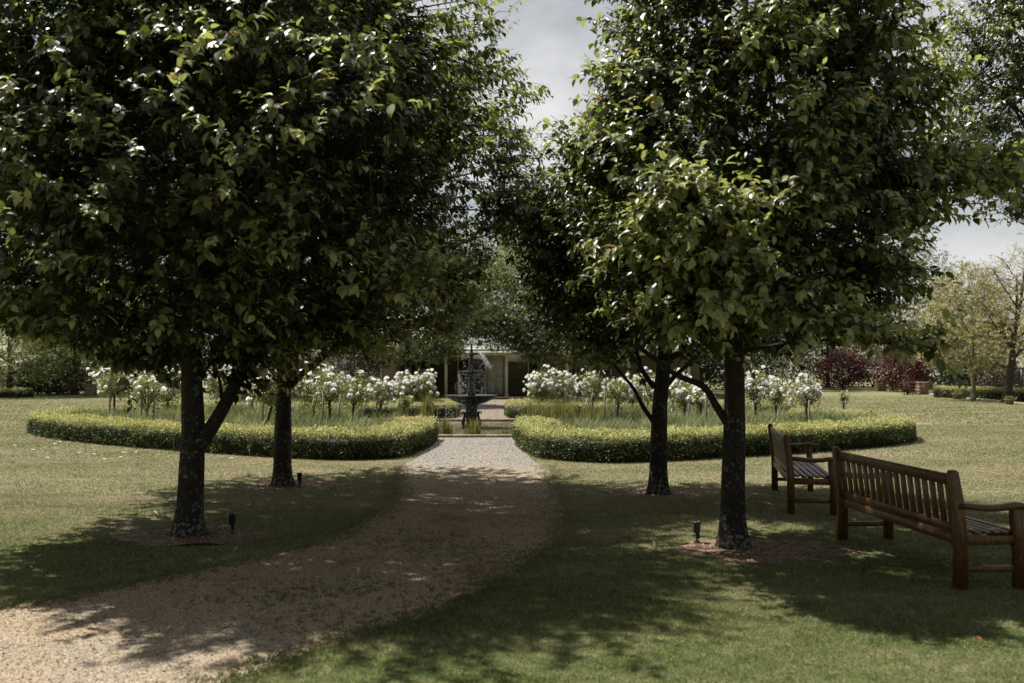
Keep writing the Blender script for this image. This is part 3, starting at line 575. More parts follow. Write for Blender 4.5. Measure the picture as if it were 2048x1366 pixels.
tree('pear_tree', 'slimmer tree second on the right side of the path, low branches forking above the hedge', 'tree', TREES['T4'], 8.6,
     [(1.75, .8), (2.2, 1.6), (3.2, 1.8), (4.3, 1.35), (5.4, .7), (6.4, .4), (7.2, .2)], 2000, 15, .10, MIDL, M['pear'], M['bark'], 31, lump=.3, lim=(-1, [(3.4, -2), (4.3, -1.2), (5.2, -.8), (6.5, -.4)]), r0=.118, first=1.6, limbs=13, lean=(.4, 0),
     custom=[([(-.04, 0, .92), (-.2, 0, 1.15), (-.33, 0, 1.4), (-.5, 0, 1.6), (-.9, 0, 2.1)], .035, .014), ([(.06, 0, 1.35), (.22, 0, 1.55), (.45, 0, 1.75), (.9, 0, 2.2)], .04, .015), ([(-.05, 0, 1.4), (-.2, .1, 1.65), (-.3, .1, 2.0)], .04, .02)],
     extra=[(rel('T4', 1110, 420, 12.3), (.5, .5, .4), 90), (rel('T4', 1120, 500, 12.6), (.4, .5, .35), 50), (rel('T4', 1150, 560, 12.3), (.6, .5, .45), 75), (rel('T4', 1140, 640, 12.6), (.5, .5, .35), 50), (rel('T4', 1220, 690, 12.0), (.5, .4, .25), 45), (rel('T4', 1500, 640, 12.3), (.9, .5, .5), 110)], gap=.06, group=PG)
tree('pear_tree', 'dark leafy tree at the upper right, set back, its trunk out of view', 'tree', (8.1, 13.2, 0), 9.2,
     [(3.7, .9), (4.2, 1.7), (4.9, 2.1), (6.0, 1.9), (7.5, 1.4), (8.9, .4)], 2000, 14, .10, MIDL, M['pear'], M['bark'], 41, r0=.12, first=2.0, limbs=12,
     extra=[((-2.1, -.2, 4.6), (.5, .5, .5), 40), ((-1.9, -.4, 6.2), (.4, .4, .5), 24)], gap=.14, group=PG)

# background trees, each with its own crown
def rnd_prof(h, r, z0): return [(z0, r * .45), (z0 + (h - z0) * .15, r * .85), (z0 + (h - z0) * .4, r), (z0 + (h - z0) * .7, r * .82), (z0 + (h - z0) * .9, r * .45), (h, r * .1)]
BGT = 'trees behind the rose garden'
def bg(label, px, Y, h, r, z0, m_, seed, ns=1500, leaf=.16, name='garden_tree', cat='tree', bark='bark2', **kw):
    return tree(name, label, cat, (PX(px, Y), Y, 0), h, rnd_prof(h, r, z0), ns, kw.pop('k', 9), leaf, CARD, M[m_], M[bark], seed, r0=kw.pop('r0', .16), first=z0 * .8 + .3, limbs=kw.pop('limbs', 9), twigs=kw.pop('twigs', False), shoot=kw.pop('shoot', .5), group=kw.pop('group', BGT), tint=(.5, .28), **kw)
bg('broad pale green tree at the far left edge', 20, 52, 8.6, 4.2, .7, 'pale', 51, 4200, .12, limbs=8)
bg('pale green tree rising behind the stone pillar on the left', 150, 54, 8.2, 3.6, .9, 'pale', 52, 3800, .12)
bg('mid green tree behind the leftmost rose bush', 262, 60, 8.4, 3.4, 1.0, 'pale', 53, 3000, .13)
bg('mid green tree glimpsed behind the forked trunk', 372, 64, 9.2, 4.2, 1.0, 'mid', 54, 1600, .19)
bg('dark green tree beyond the left lawn between the two left trunks', 480, 60, 9.5, 4.2, 1.2, 'dark', 55, 1500, .19)
bg('dark leafy tree in front of the house to the left of the fountain', 815, 40, 7.4, 2.6, 1.75, 'bright', 56, 2600, .13, droop=.4, extra=[((1.3, -.9, 2.35), (1.0, .6, .5), 170), ((3.5, -.6, 3.15), (1.5, .8, .95), 600), ((2.3, -.5, 3.5), (1.2, .9, .95), 300), ((2.9, 0, 5.2), (1.4, 1, 1.1), 260), ((1.5, -.5, 2.6), (.9, .8, .6), 160)])
bg('dark leafy tree in front of the house to the right of the fountain', 1150, 40, 7.6, 2.9, 1.55, 'mid', 57, 2800, .13, droop=.4, extra=[((-1.3, -.9, 2.25), (1.2, .6, .5), 210), ((-2.2, -.9, 2.55), (.7, .6, .4), 110), ((-2.7, -.3, 3.2), (1.1, .9, .95), 320), ((-2.6, 0, 5.4), (1.5, 1, 1.1), 260), ((-1.9, -.5, 2.9), (.8, .8, .6), 140)])
bg('bright green tree rising above the veranda roof behind the fountain', 965, 58, 10.5, 3.8, 3.2, 'bright', 58, 2000, .17)
bg('bright green tree glimpsed above the house on the right of the fountain', 1075, 62, 11.5, 4.2, 3.0, 'bright', 59, 1700, .18)
bg('dark green tree behind the house roof on the left of the fountain', 800, 62, 11, 4.6, 3.0, 'mid', 60, 1500, .19)
bg('tall green tree behind the slimmer right trunk', 1300, 60, 12, 5.0, 1.5, 'dark', 61, 1900, .2)
bg('tall dark tree behind the bench nearest the hedge', 1480, 66, 12.5, 5.2, 1.2, 'dark', 62, 2000, .2)
bg('tall dark green tree behind the left red-leaved shrub', 1655, 72, 12.5, 5.4, 1.2, 'dark', 63, 2200, .21)
bg('tall mid green tree rising behind the two stone pillars', 1800, 74, 12.6, 5.0, 1.4, 'mid', 64, 2400, .19, gap=.05)
bg('smaller mid green tree with thin top twigs beyond the yellow tree', 1925, 80, 10.5, 3.4, 1.6, 'mid', 65, 1400, .2, gap=.1)
bg('dark purple-leaved small tree by the house windows', 726, 41, 3.1, 1.25, 1.3, 'purple', 66, 700, .10, r0=.05, cat='tree', shoot=.3)
YT = 'yellow-leaved young trees at the right edge'
bg('airy yellow-leaved tree with a slim pale trunk on the right', 1945, 45.5, 6.6, 2.55, 1.3, 'locust', 67, 1500, .10, bark='bark3', twigs=True, k=10, gap=.12, group=YT, inner=.25, limbs=13, r0=.11, droop=.1, lump=.35)
bg('airy yellow-leaved tree with a dark leaning trunk at the right edge', 2012, 43, 7.2, 2.5, 1.9, 'locust', 68, 1300, .10, bark='bark2', twigs=True, k=9, gap=.12, group=YT, inner=.25, limbs=12, r0=.2, lean=(.9, 0), droop=.1, lump=.35)
bg('sparse pinkish twiggy tree with a pale curved trunk behind the pillars', 1782, 63, 6.6, 3.0, 1.6, 'bare', 69, 700, .08, bark='bark3', twigs=True, k=7, gap=.1, inner=.2, limbs=14, r0=.12, lean=(-.5, 0), droop=0, up=.9, shoot=.6)

def shrub(name, label, cat, x, y, w, d, h, m_, seed, n=3500, leaf=.07, group=None, z0=0, stem=True, flowers=None):
    rg = np.random.default_rng(seed); root = empty(name, (x, y, 0), label, cat, group)
    u = unit(rg.normal(0, 1, (n, 3))); rr = rg.uniform(.35, 1, (n, 1)) ** .5
    lob = np.array([noise.noise((q[0] * 2.2 + seed, q[1] * 2.2, q[2] * 2.2)) for q in u])[:, None]
    p = u * rr * (1 + .5 * lob) * np.array([w / 2, d / 2, (h - z0) / 2]) + np.array([0, 0, z0 + (h - z0) * .5]); p[:, 2] = np.maximum(p[:, 2], .02)
    mb = MB(); instance(CARD_V, CARD_F, p, u + rg.normal(0, .6, (n, 3)), rg.normal(0, .5, (n, 3)) + u + (0, 0, .6), leaf * rg.uniform(.6, 1.3, n), rg.uniform(0, 1, n), mb)
    mb.build('foliage', M[m_], root)
    if stem:
        s = MB()
        for i in range(5):
            a = i * 1.26; s.tube([(0, 0, 0), (math.cos(a) * w * .1, math.sin(a) * d * .1, h * .3), (math.cos(a) * w * .25, math.sin(a) * d * .25, h * .62)], [.035, .025, .012], 6)
        s.build('stem', M['bark2'], root)
    if flowers:
        fb = MB(); q = unit(rg.normal(0, 1, (flowers, 3))); q[:, 2] = abs(q[:, 2]); pp = q * np.array([w / 2, d / 2, h / 2]) * 1.0 + np.array([0, 0, h / 2])
        instance(OCT_V, [np.array([(0, 2, 4), (2, 1, 4), (1, 3, 4), (3, 0, 4), (2, 0, 5), (1, 2, 5), (3, 1, 5), (0, 3, 5)])], pp, rg.normal(0, 1, (flowers, 3)), rg.normal(0, 1, (flowers, 3)), rg.uniform(.04, .08, flowers), rg.uniform(.3, 1, flowers), fb)
        fb.build('blossoms', M['petal'], root)
    return root
DS = 'dark shrubs along the far edge of the lawn'
def Yb(py): return P(1024, py).y
for i, (px, Y, w_, h_, m_, lb) in enumerate([
    (95, 56, 5.5, 2.0, 'dark', 'dark shrub under the pale green trees near the left edge'), (300, 60, 6, 2.6, 'dark', 'dark shrub beyond the leftmost rose bushes'), (20, 64, 8, 5.2, 'mid', 'large rounded green shrub filling the gap at the left edge'), (215, 68, 8, 5.0, 'mid', 'large rounded green shrub behind the left stone pillar'),
    (420, 60, 5, 2.6, 'dark', 'dark shrub behind the forked trunk'), (1345, 56, 7, 3.2, 'dark', 'dark shrub behind the slimmer right trunk'), (1455, 66, 7.5, 4.2, 'dark', 'dark shrub behind the lichen-spotted trunk'),
    (1580, 73, 8.5, 5.0, 'mid', 'greener shrub left of the red-leaved shrubs'), (1745, 73, 8.5, 5.0, 'dark', 'dark shrub between the two red-leaved shrubs'), (1880, 66, 6.5, 3.6, 'dark', 'dark shrub just right of the right stone pillar'),
    (1960, 54, 5, 2.2, 'dark', 'dark shrub behind the pale trunk of the yellow tree')]):
    shrub('shrub', lb, 'shrub', PX(px, Y), Y, w_, 3, h_, m_, 80 + i, 7500, .16, DS)
shrub('red_shrub', 'dark red-leaved shrub at the far edge of the lawn, left of both pillars', 'shrub', PX(1685, 66), 66, 3.9, 3, 2.7, 'red', 95, 9000, .11, 'red-leaved shrubs')
shrub('red_shrub', 'dark red-leaved shrub between the two stone pillars', 'shrub', PX(1808, 60), 60, 3.0, 2.5, 2.7, 'red', 96, 9000, .10, 'red-leaved shrubs')
shrub('red_shrub', 'small low red-leaved shrub out on the lawn in front of the pillars', 'shrub', PX(1815, 54), 54, 1.0, .9, 1.0, 'red', 97, 1100, .08, 'red-leaved shrubs')
shrub('red_shrub', 'low dark purple-leaved shrub at the right edge behind the pots', 'shrub', PX(2005, 50), 50, 2.6, 2, 1.7, 'purple', 98, 2200, .10, 'red-leaved shrubs')
shrub('flowering_shrub', 'low white-flowering bush left of the left stone pillar', 'shrub', PX(140, 55), 55, 2.2, 1.2, .75, 'mid', 99, 1600, .08, None, flowers=45)

# ------------------------------------------------------------------ hedges
def hedge(label, line, hw, hh, dens, seed, leaf=.036, name='hedge', z0=0, orange=None, loc=(0, 0)):
    rg = np.random.default_rng(seed); root = empty(name, (line[0][0], line[0][1], 0), label, 'hedge', 'clipped low hedges')
    o0 = np.array([line[0][0], line[0][1], 0]); pts = np.array([(p[0], p[1]) for p in line]); seg = np.diff(pts, axis=0); ln = np.linalg.norm(seg, axis=1); cum = np.concatenate([[0], np.cumsum(ln)])
    T = cum[-1]; per = 2 * hh + 2 * hw; n = int(T * per * dens)
    t = rg.uniform(0, T, n); i = np.clip(np.searchsorted(cum, t) - 1, 0, len(seg) - 1); f = ((t - cum[i]) / ln[i])[:, None]
    c = pts[i] * (1 - f) + pts[i + 1] * f; tg = np.gradient(pts, axis=0); tg = unit(tg); td = unit(tg[i] * (1 - f) + tg[i + 1] * f); nr = np.stack([td[:, 1], -td[:, 0]], 1)
    u = rg.uniform(0, per, n); off = np.zeros(n); z = np.zeros(n); nz = np.zeros(n); no = np.zeros(n)
    a = u < hh; off[a] = hw; z[a] = u[a]; no[a] = 1
    b_ = (u >= hh) & (u < hh + 2 * hw); off[b_] = hw - (u[b_] - hh); z[b_] = hh; nz[b_] = 1
    d_ = u >= hh + 2 * hw; off[d_] = -hw; z[d_] = u[d_] - hh - 2 * hw; no[d_] = -1
    wv = np.array([noise.noise((x * 1.3, y * 1.3, q * 2)) for x, y, q in zip(c[:, 0], c[:, 1], u)]); w2 = np.array([noise.noise((x * 6, y * 6, q * 6)) for x, y, q in zip(c[:, 0], c[:, 1], u)])
    rd = .06 * wv + .05 * w2 + rg.normal(0, .018, n) + (nz == 1) * np.abs(rg.normal(0, .022, n))
    # rounded shoulders
    k1 = np.clip((z - (hh - .1)) / .1, 0, 1) * (nz == 0); off = off - np.sign(off) * .05 * k1 ** 2
    k2 = np.clip((np.abs(off) - (hw - .12)) / .12, 0, 1) * (nz == 1); z = z - .05 * k2 ** 2
    p = np.stack([c[:, 0] + nr[:, 0] * (off + no * rd), c[:, 1] + nr[:, 1] * (off + no * rd), np.maximum(z + nz * (rd + .02), .015)], 1)
    out = np.stack([nr[:, 0] * no, nr[:, 1] * no, nz + .35], 1)
    ends = []
    m = int(2 * hw * hh * dens * 2)
    for e, sgn in ((0, -1), (-1, 1)):
        tn = tg[e]; nn = np.array([tn[1], -tn[0]]); q = rg.uniform(-hw, hw, m); zz = rg.uniform(0, hh, m); rdd = rg.normal(.0, .03, m)
        ends.append((np.stack([pts[e][0] + nn[0] * q + tn[0] * sgn * rdd, pts[e][1] + nn[1] * q + tn[1] * sgn * rdd, zz], 1), np.tile((tn[0] * sgn, tn[1] * sgn, .3), (m, 1)), np.full(m, .35)))
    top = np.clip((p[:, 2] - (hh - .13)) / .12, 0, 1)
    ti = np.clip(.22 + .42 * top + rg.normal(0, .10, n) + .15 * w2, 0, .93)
    if orange is not None:
        for ox, oy, orr in orange: ti = np.where((np.hypot(p[:, 0] - ox, p[:, 1] - oy) < orr * (1 + .4 * w2)) & (nz == 1) & (rg.random(n) < .6), 1, ti)
    P_ = np.concatenate([p] + [e[0] for e in ends]); O = np.concatenate([out] + [e[1] for e in ends]); TI = np.concatenate([ti] + [e[2] for e in ends]); n = len(P_)
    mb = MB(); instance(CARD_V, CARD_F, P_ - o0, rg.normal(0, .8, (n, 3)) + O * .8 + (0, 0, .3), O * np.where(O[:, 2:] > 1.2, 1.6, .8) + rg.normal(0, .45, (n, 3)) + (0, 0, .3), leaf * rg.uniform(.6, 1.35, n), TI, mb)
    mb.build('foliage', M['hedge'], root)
    # woody core
    cb = MB(); ch, cw = hh - .07, hw - .07; V = []
    for j in range(len(pts)):
        nn = np.array([tg[j][1], -tg[j][0]])
        for s, zz in ((1, .01), (1, ch - .04), (.8, ch), (-.8, ch), (-1, ch - .04), (-1, .01)): V.append((pts[j][0] + nn[0] * cw * s - o0[0], pts[j][1] + nn[1] * cw * s - o0[1], zz))
    fs = []
    for j in range(len(pts) - 1):
        for s in range(6): fs.append((j * 6 + s, j * 6 + (s + 1) % 6, (j + 1) * 6 + (s + 1) % 6, (j + 1) * 6 + s))
    cb.add(V, [np.array(fs), np.arange(6)[::-1].copy(), (len(pts) - 1) * 6 + np.arange(6)]); cb.build('branches', M['hedgecore'], root)
    return root
hedge('low clipped box hedge curving left from the path in front of the rose beds', HL, .44, .43, 2900, 101, orange=[(-2.35, 20.4, .45), (-7.0, 19.6, .3)])
hedge('low clipped box hedge curving right from the path behind the benches', HR, .44, .43, 2900, 102, orange=[(8.4, 21.5, .3)])
hedge('low clipped hedge beyond the pond on its left', HBL, .42, .40, 1500, 103, .045, orange=[(-2.6, 30.4, .3)])
hedge('low clipped hedge beyond the pond on its right', HBR, .42, .40, 1500, 104, .045)
hedge('dark low hedge at the far left edge of the lawn', [(PX(-60, 50), 50.2), (PX(-20, 50), 50), (PX(60, 50), 49.8)], .5, .38, 900, 105, .06)
hedge('low green hedge along the lawn edge behind the yellow trees', [(PX(1880, 50), 50), (PX(1960, 47.5), 47.5), (PX(2060, 44), 44.0), (PX(2160, 42), 42)], .45, .5, 900, 106, .06)

# ------------------------------------------------------------------ lavender beds (stuff) and rushes
def stalks(mb, x, y, h, lean, wd, rg, tint, z0=0.0, kk=2):
    n = len(x); az = rg.uniform(0, 6.283, n); d = np.stack([np.cos(az), np.sin(az), np.zeros(n)], 1); ln = lean[:, None]
    b = np.stack([x, y, np.full(n, z0)], 1); m = b + np.array([0, 0, 1.]) * (h * .55)[:, None] + d * ln * .3 * h[:, None]; tp = b + np.array([0, 0, 1.]) * h[:, None] + d * ln * h[:, None]
    sd = unit(np.stack([-np.sin(az + rg.normal(0, 1, n)), np.cos(az), np.zeros(n)], 1)) * wd
    V = np.stack([b - sd * .6, b + sd * .6, m - sd, m + sd, tp], 1).reshape(-1, 3); o = (np.arange(n) * 5)[:, None]
    mb.add(V, [np.concatenate([o + 0, o + 1, o + 3, o + 2], 1), np.concatenate([o + 2, o + 3, o + 4], 1)], np.repeat(tint, 5))
def lavender(label, poly, seed, nclump, hmax=.62, avoid=None):
    rg = np.random.default_rng(seed); q = np.array(poly); lo, hi = q.min(0), q.max(0); mb = MB(); X = []; 
    cx = rg.uniform(lo[0], hi[0], nclump * 3); cy = rg.uniform(lo[1], hi[1], nclump * 3); e = in_poly(cx, cy, poly); cx, cy = cx[e][:nclump], cy[e][:nclump]
    for a, b_ in zip(cx, cy):
        n = 170; r = rg.uniform(.16, .36); x = a + rg.normal(0, r * .55, n); y = b_ + rg.normal(0, r * .55, n); g = np.exp(-((x - a) ** 2 + (y - b_) ** 2) / (2 * (r * .9) ** 2))
        hh = hmax * rg.uniform(.45, 1.15) * (.45 + .55 * g) * rg.uniform(.55, 1.1, n); X.append((x, y, hh, np.clip(rg.normal(.45, .2, n) + rg.normal(0, .2) + .25 * (g - .6), 0, 1)))
    x, y, hh, ti = [np.concatenate([k_[i] for k_ in X]) for i in range(4)]
    stalks(mb, x, y, hh, rg.uniform(.1, .75, len(x)), .0085, rg, ti)
    j = rg.integers(0, len(x), len(x) // 2); p = np.stack([x[j] + rg.normal(0, .05, len(j)), y[j] + rg.normal(0, .05, len(j)), hh[j] * rg.uniform(.15, .8, len(j))], 1)
    instance(CARD_V, CARD_F, p, rg.normal(0, .6, p.shape) + (0, 0, .9), rg.normal(0, 1, p.shape), .06 * rg.uniform(.6, 1.3, len(j)), np.clip(ti[j] - .1, 0, 1), mb)
    return tag(mb.build('lavender', M['lav']), label, 'lavender', 'lavender beds around the fountain', 'stuff')
lavender('grey-green lavender filling the front left rose bed', bedL, 111, 620)
lavender('grey-green lavender filling the front right rose bed', bedR, 112, 540)
lavender('grey-green lavender in the bed beyond the pond on the left', bedBL, 113, 260, .48)
lavender('grey-green lavender in the bed beyond the pond on the right', bedBR, 114, 240, .48)
RG_ = 'rush clumps around the pond'
for i, (px, Y, r, h_, n, lb) in enumerate([(800, 24.0, .26, .8, 260, 'tall rush clump behind the left hedge wing, farthest left of the pond'), (845, 24.6, .2, .75, 200, 'upright rush clump at the left corner of the pond'),
        (892, 22.95, .17, .62, 230, 'rush clump at the front of the pond left of the fountain'), (948, 22.9, .16, .60, 220, 'rush clump directly in front of the fountain'), (1012, 22.95, .13, .36, 130, 'shortest rush clump at the front of the pond right of the fountain'),
        (1075, 25.5, .4, .95, 420, 'wide tall rush clump right of the pond'), (1125, 26.0, .4, 1.0, 420, 'tallest rush clump in front of the white roses on the right'), (855, 29.3, .2, .85, 160, 'rush clump at the far left corner of the pond'), (1180, 26.5, .3, .8, 260, 'rush clump behind the right hedge wing')]):
    rg = np.random.default_rng(130 + i); mb = MB(); x = rg.normal(0, r * .5, n); y = rg.normal(0, r * .5, n)
    inp = abs(PX(px, Y) - PC.x) < PHX and abs(Y - PC.y) < PHY
    stalks(mb, x, y, h_ * rg.uniform(.5, 1.1, n), rg.uniform(0, .28, n), .009, rg, np.clip(rg.normal(.5, .22, n), 0, 1))
    tag(mb.build('rush_clump', M['rush'], loc=(PX(px, Y), Y, WZ - .02 if inp else 0)), lb, 'rush', RG_)

# ------------------------------------------------------------------ standard roses and stakes
def rose(label, px, Y, wpx, ytop, ybot, nb, seed, name='rose_bush', bend=0):
    rg = np.random.default_rng(seed); x = PX(px, Y); zt = CAMH + (730 - ytop) * Y / F; zb = CAMH + (730 - ybot) * Y / F; w = wpx * Y / F
    root = empty(name, (x, Y, 0), label, 'rose bush', 'white standard roses in the beds'); hc = (zt + zb) / 2; hh = (zt - zb) / 2
    s = MB(); zz = max(zb + .12, .35); bx = rg.uniform(-.08, .08) + bend
    s.tube([(0, 0, -.02), (.02, 0, zz * .35), (bx * .6, .02, zz * .7), (bx, .0, zz)], [.032, .027, .026, .03], 8, wob=.3)
    for i in range(8):
        a = i * 2.4; e = (bx + math.cos(a) * w * .36, math.sin(a) * w * .36, hc + hh * rg.uniform(-.2, .6)); s.tube([(bx, 0, zz - .02), (bx + math.cos(a) * w * .15, math.sin(a) * w * .15, zz + (e[2] - zz) * .35 - .02), e], [.016, .011, .005], 5, wob=.3)
    s.build('trunk', M['bark2'], root, smooth=True)
    n = int(2000 * (w / .9) ** 1.5); u = unit(rg.normal(0, 1, (n, 3))); lob = np.array([noise.noise((q[0] * 1.8 + seed, q[1] * 1.8, q[2] * 1.8)) for q in u])[:, None]
    p = u * rg.uniform(.15, 1, (n, 1)) ** .5 * (1 + .95 * lob) * np.array([w / 2.3, w / 2.3, hh]) + np.array([bx, 0, hc])
    mb = MB(); instance(CARD_V, CARD_F, p, u + rg.normal(0, .7, (n, 3)) + (0, 0, -.2), u * .5 + rg.normal(0, .5, (n, 3)) + (0, 0, .7), .052 * rg.uniform(.6, 1.3, n), np.clip(rg.normal(.5, .28, n), 0, 1), mb); mb.build('foliage', M['rose'], root)
    if nb:
        # each bloom: rings of cupped petals
        k_ = 11; u = unit(rg.normal(0, 1, (nb * 3, 3))); u[:, 2] = u[:, 2] * .8 + .42; u[:, 1] *= 1.0; lob = np.array([noise.noise((q[0] * 1.8 + seed, q[1] * 1.8, q[2] * 1.8)) for q in unit(u)])
        keep = (lob > -.35); u = unit(u[keep][:nb]); lob = lob[keep][:nb, None]; nb = len(u)
        c = u * (1 + .95 * lob) * np.array([w / 2, w / 2, hh]) * rg.uniform(.86, 1.06, (nb, 1)) + np.array([bx, 0, hc]); r = rg.uniform(.048, .085, nb)
        tvs = []
        for j in range(k_):
            ring = 0 if j < 6 else 1; a = j * (2 * math.pi / 6 if ring == 0 else 2 * math.pi / 5) + ring * .4; rr_, up_ = ((1.0, .25) if ring == 0 else (.6, .75))
            ca, sa = math.cos(a), math.sin(a); pr_ = .5
            tvs += [(ca * .15, sa * .15, -.35), (ca * rr_ * .8 - sa * pr_, sa * rr_ * .8 + ca * pr_, up_ - .05), (ca * rr_, sa * rr_, up_ + .15), (ca * rr_ * .8 + sa * pr_, sa * rr_ * .8 - ca * pr_, up_ - .05)]
        tv = np.array(tvs)[:, [2, 0, 1]]; nv0 = len(tv); tv = np.concatenate([tv, OCT_V * .78 + (.15, 0, 0)]); tf = [np.array([(4 * j, 4 * j + 1, 4 * j + 2, 4 * j + 3) for j in range(k_)]), nv0 + np.array([(0, 2, 4), (2, 1, 4), (1, 3, 4), (3, 0, 4), (2, 0, 5), (1, 2, 5), (3, 1, 5), (0, 3, 5)])]
        fb = MB(); instance(tv, tf, c, u * .8 + (0, 0, .25) + rg.normal(0, .25, (nb, 3)), rg.normal(0, 1, (nb, 3)), r, rg.uniform(0, 1, nb), fb); fb.build('blossoms', M['petal'], root)
    return root
RO = [  # px, Y, width px, y top, y bottom, blooms, label
    (228, 25.5, 78, 735, 800, 20, 'white rose bush farthest left in the front bed'),
    (290, 22.5, 80, 742, 820, 26, 'white rose bush with three stakes, left of the forked trunk'),
    (338, 26.5, 70, 742, 812, 22, 'white rose bush just left of the forked trunk, set back'),
    (440, 26.0, 80, 738, 805, 30, 'white rose bush framed between the forked trunk and its leaning limb'),
    (505, 27.0, 90, 735, 800, 40, 'white rose bush set back behind the leaning limb'),
    (528, 21.0, 92, 742, 822, 30, 'white rose bush just left of the second left trunk, low bloom near its stem'),
    (625, 24.5, 85, 735, 815, 42, 'white rose bush just right of the second left trunk'),
    (662, 21.6, 78, 742, 815, 20, 'leafy rose bush with few blooms between two stakes'),
    (702, 22.5, 76, 752, 818, 12, 'mostly green rose bush left of the small densely flowered one'),
    (757, 23.0, 62, 766, 806, 40, 'small white rose bush densely flowered on a crooked stem'),
    (812, 31.5, 52, 747, 796, 44, 'white rose bush beyond the pond, left one of the pair left of the fountain'),
    (849, 31.6, 52, 744, 796, 40, 'white rose bush beyond the pond, nearest the fountain on its left'),
    (808, 26.5, 34, 792, 816, 4, 'tiny low rose bush with a single white bloom beside the rushes'),
    (1084, 31.0, 62, 745, 800, 60, 'white rose bush beyond the pond, nearest the fountain on its right'),
    (1132, 31.0, 66, 750, 805, 60, 'wide white rose bush second right of the fountain'),
    (1183, 28.5, 62, 745, 800, 34, 'white rose bush with a slanting stake right of the fountain'),
    (1232, 23.5, 62, 755, 812, 14, 'leafy pale rose bush on a straight dark stem right of the tall stake'),
    (1262, 26.5, 55, 755, 812, 26, 'white rose bush left of the slimmer right trunk, low blooms'),
    (1292, 29.0, 50, 748, 805, 26, 'white rose bush partly behind the slimmer right trunk, set back'),
    (1345, 29.0, 60, 742, 795, 30, 'white rose bush just right of the slimmer right trunk, set back'),
    (1365, 24.0, 56, 770, 818, 26, 'white rose bush between the two right trunks, left one of a pair'),
    (1402, 23.6, 46, 782, 818, 12, 'small rose bush beside the tall stake between the right trunks'),
    (1512, 22.5, 58, 745, 812, 22, 'white rose bush just right of the lichen-spotted trunk'),
    (1548, 23.5, 52, 762, 812, 20, 'white rose bush second right of the lichen-spotted trunk'),
    (1612, 22.5, 64, 758, 812, 26, 'white rose bush farthest right with many blooms on one side'),
    (1686, 26.0, 20, 785, 806, 0, 'tiny young rose without blooms standing alone at the right end of the bed')]
for i, (px, Y, w_, yt, yb, nb, lb) in enumerate(RO): rose(lb, px, Y, w_, yt, yb, int(nb * 1.7), 200 + i, bend=(.12 if i in (5, 9) else 0))
st = 0
for px, Y, ytop, dx, lb in [(222, 25.2, 735, .05, 'stake through the leftmost rose bush'), (285, 22.2, 790, 0, 'leftmost of three thin stakes left of the forked trunk'), (296, 22.0, 792, .0, 'reddish middle one of three stakes left of the forked trunk'), (309, 22.3, 782, .03, 'tallest of three stakes left of the forked trunk'),
        (527, 20.6, 782, 0, 'stake just left of the second left trunk'), (621, 23.8, 800, .18, 'short slanting stake right of the second left trunk'), (647, 20.4, 780, 0, 'upright stake under the leafy rose bush'), (677, 20.5, 788, .12, 'leaning stake just left of the mostly green rose bush'),
        (753, 22.6, 800, .02, 'stake beside the small densely flowered rose bush'), (1178, 28.0, 785, .22, 'slanting stake right of the tall rushes'), (1209, 20.6, 772, 0, 'tall pale stake standing midway between fountain and slimmer right trunk'), (1228, 22.6, 798, .02, 'thin stake at the straight dark rose stem'),
        (1288, 26.0, 770, 0, 'stake just left of the slimmer right trunk'), (1376, 23.4, 806, .01, 'stake under the paired rose bush between the right trunks'), (1411, 20.4, 786, 0, 'tall stake between the two right trunks'), (1506, 21.8, 805, 0, 'thick stake just right of the lichen-spotted trunk'), (1617, 21.8, 800, .0, 'thick grey stake under the rightmost flowering rose'), (1690, 25.8, 800, .0, 'thin stake beside the tiny lone rose')]:
    z = CAMH + (730 - ytop) * Y / F; s = MB(); s.tube([(-dx * 0, 0, -.05), (dx * .5, 0, z * .5), (dx, 0, z)], [.021, .020, .019], 6); s.tube([(dx, 0, z), (dx, 0, z + .004)], [.019, .012], 6)
    tag(s.build('wooden_stake', M['stake'], loc=(PX(px, Y) - dx / 2, Y - .02, 0)), lb, 'stake', 'wooden stakes supporting the roses'); st += 1

# ------------------------------------------------------------------ fountain
fx, fy = PX(943, 25.75), 25.75
ft = empty('fountain', (fx, fy, WZ), 'dark three-tiered fountain standing in the pond with water spilling from its bowls', 'fountain')
zof = -WZ
s = MB().lathe([(0, -.02), (.26, -.02), (.26, .05), (.20, .09), (.15, .16), (.13, .30), (.155, .45), (.17, .58), (.15, .70), (.19, .82), (.24, .90), (.0, .905)], k=28); s.build('pedestal', M['iron'], ft, smooth=True)
for i in range(4):
    a = i * math.pi / 2 + .2; ca, sa = math.cos(a), math.sin(a)
    pts = [(ca * r, sa * r, z) for r, z in ((.14, .10), (.20, .16), (.23, .28), (.20, .42), (.18, .52), (.22, .60), (.27, .60), (.27, .53))]
    MB().tube(pts, [.05, .05, .045, .04, .035, .03, .022, .015], 8).build('scroll', M['iron'], ft, smooth=True)
def bowl(r, z, d, nm='bowl'):
    MB().lathe([(0, z - d), (r * .25, z - d), (r * .55, z - d * .78), (r * .85, z - d * .38), (r * .98, z - .02), (r * 1.02, z - .005), (r * 1.02, z + .012), (r * .96, z + .012), (r * .9, z - .02), (0, z - .05)], k=40).build(nm, M['iron'], ft, smooth=True)
    MB().lathe([(0, z - .003), (r * .95, z - .003)], k=32).build('bowl_water', M['water'], ft)
z1, z2, z3 = .875 + zof, 1.53 + zof, 2.02 + zof
bowl(.69, z1, .25); bowl(.345, z2, .11); bowl(.215, z3, .07)
s = MB().lathe([(.05, z1 - .05), (.10, z1 + .0), (.12, z1 + .06), (.07, z1 + .14), (.055, z1 + .3), (.075, z1 + .45), (.05, z2 - .12), (.08, z2 - .10)], k=18); s.build('column', M['iron'], ft, smooth=True)
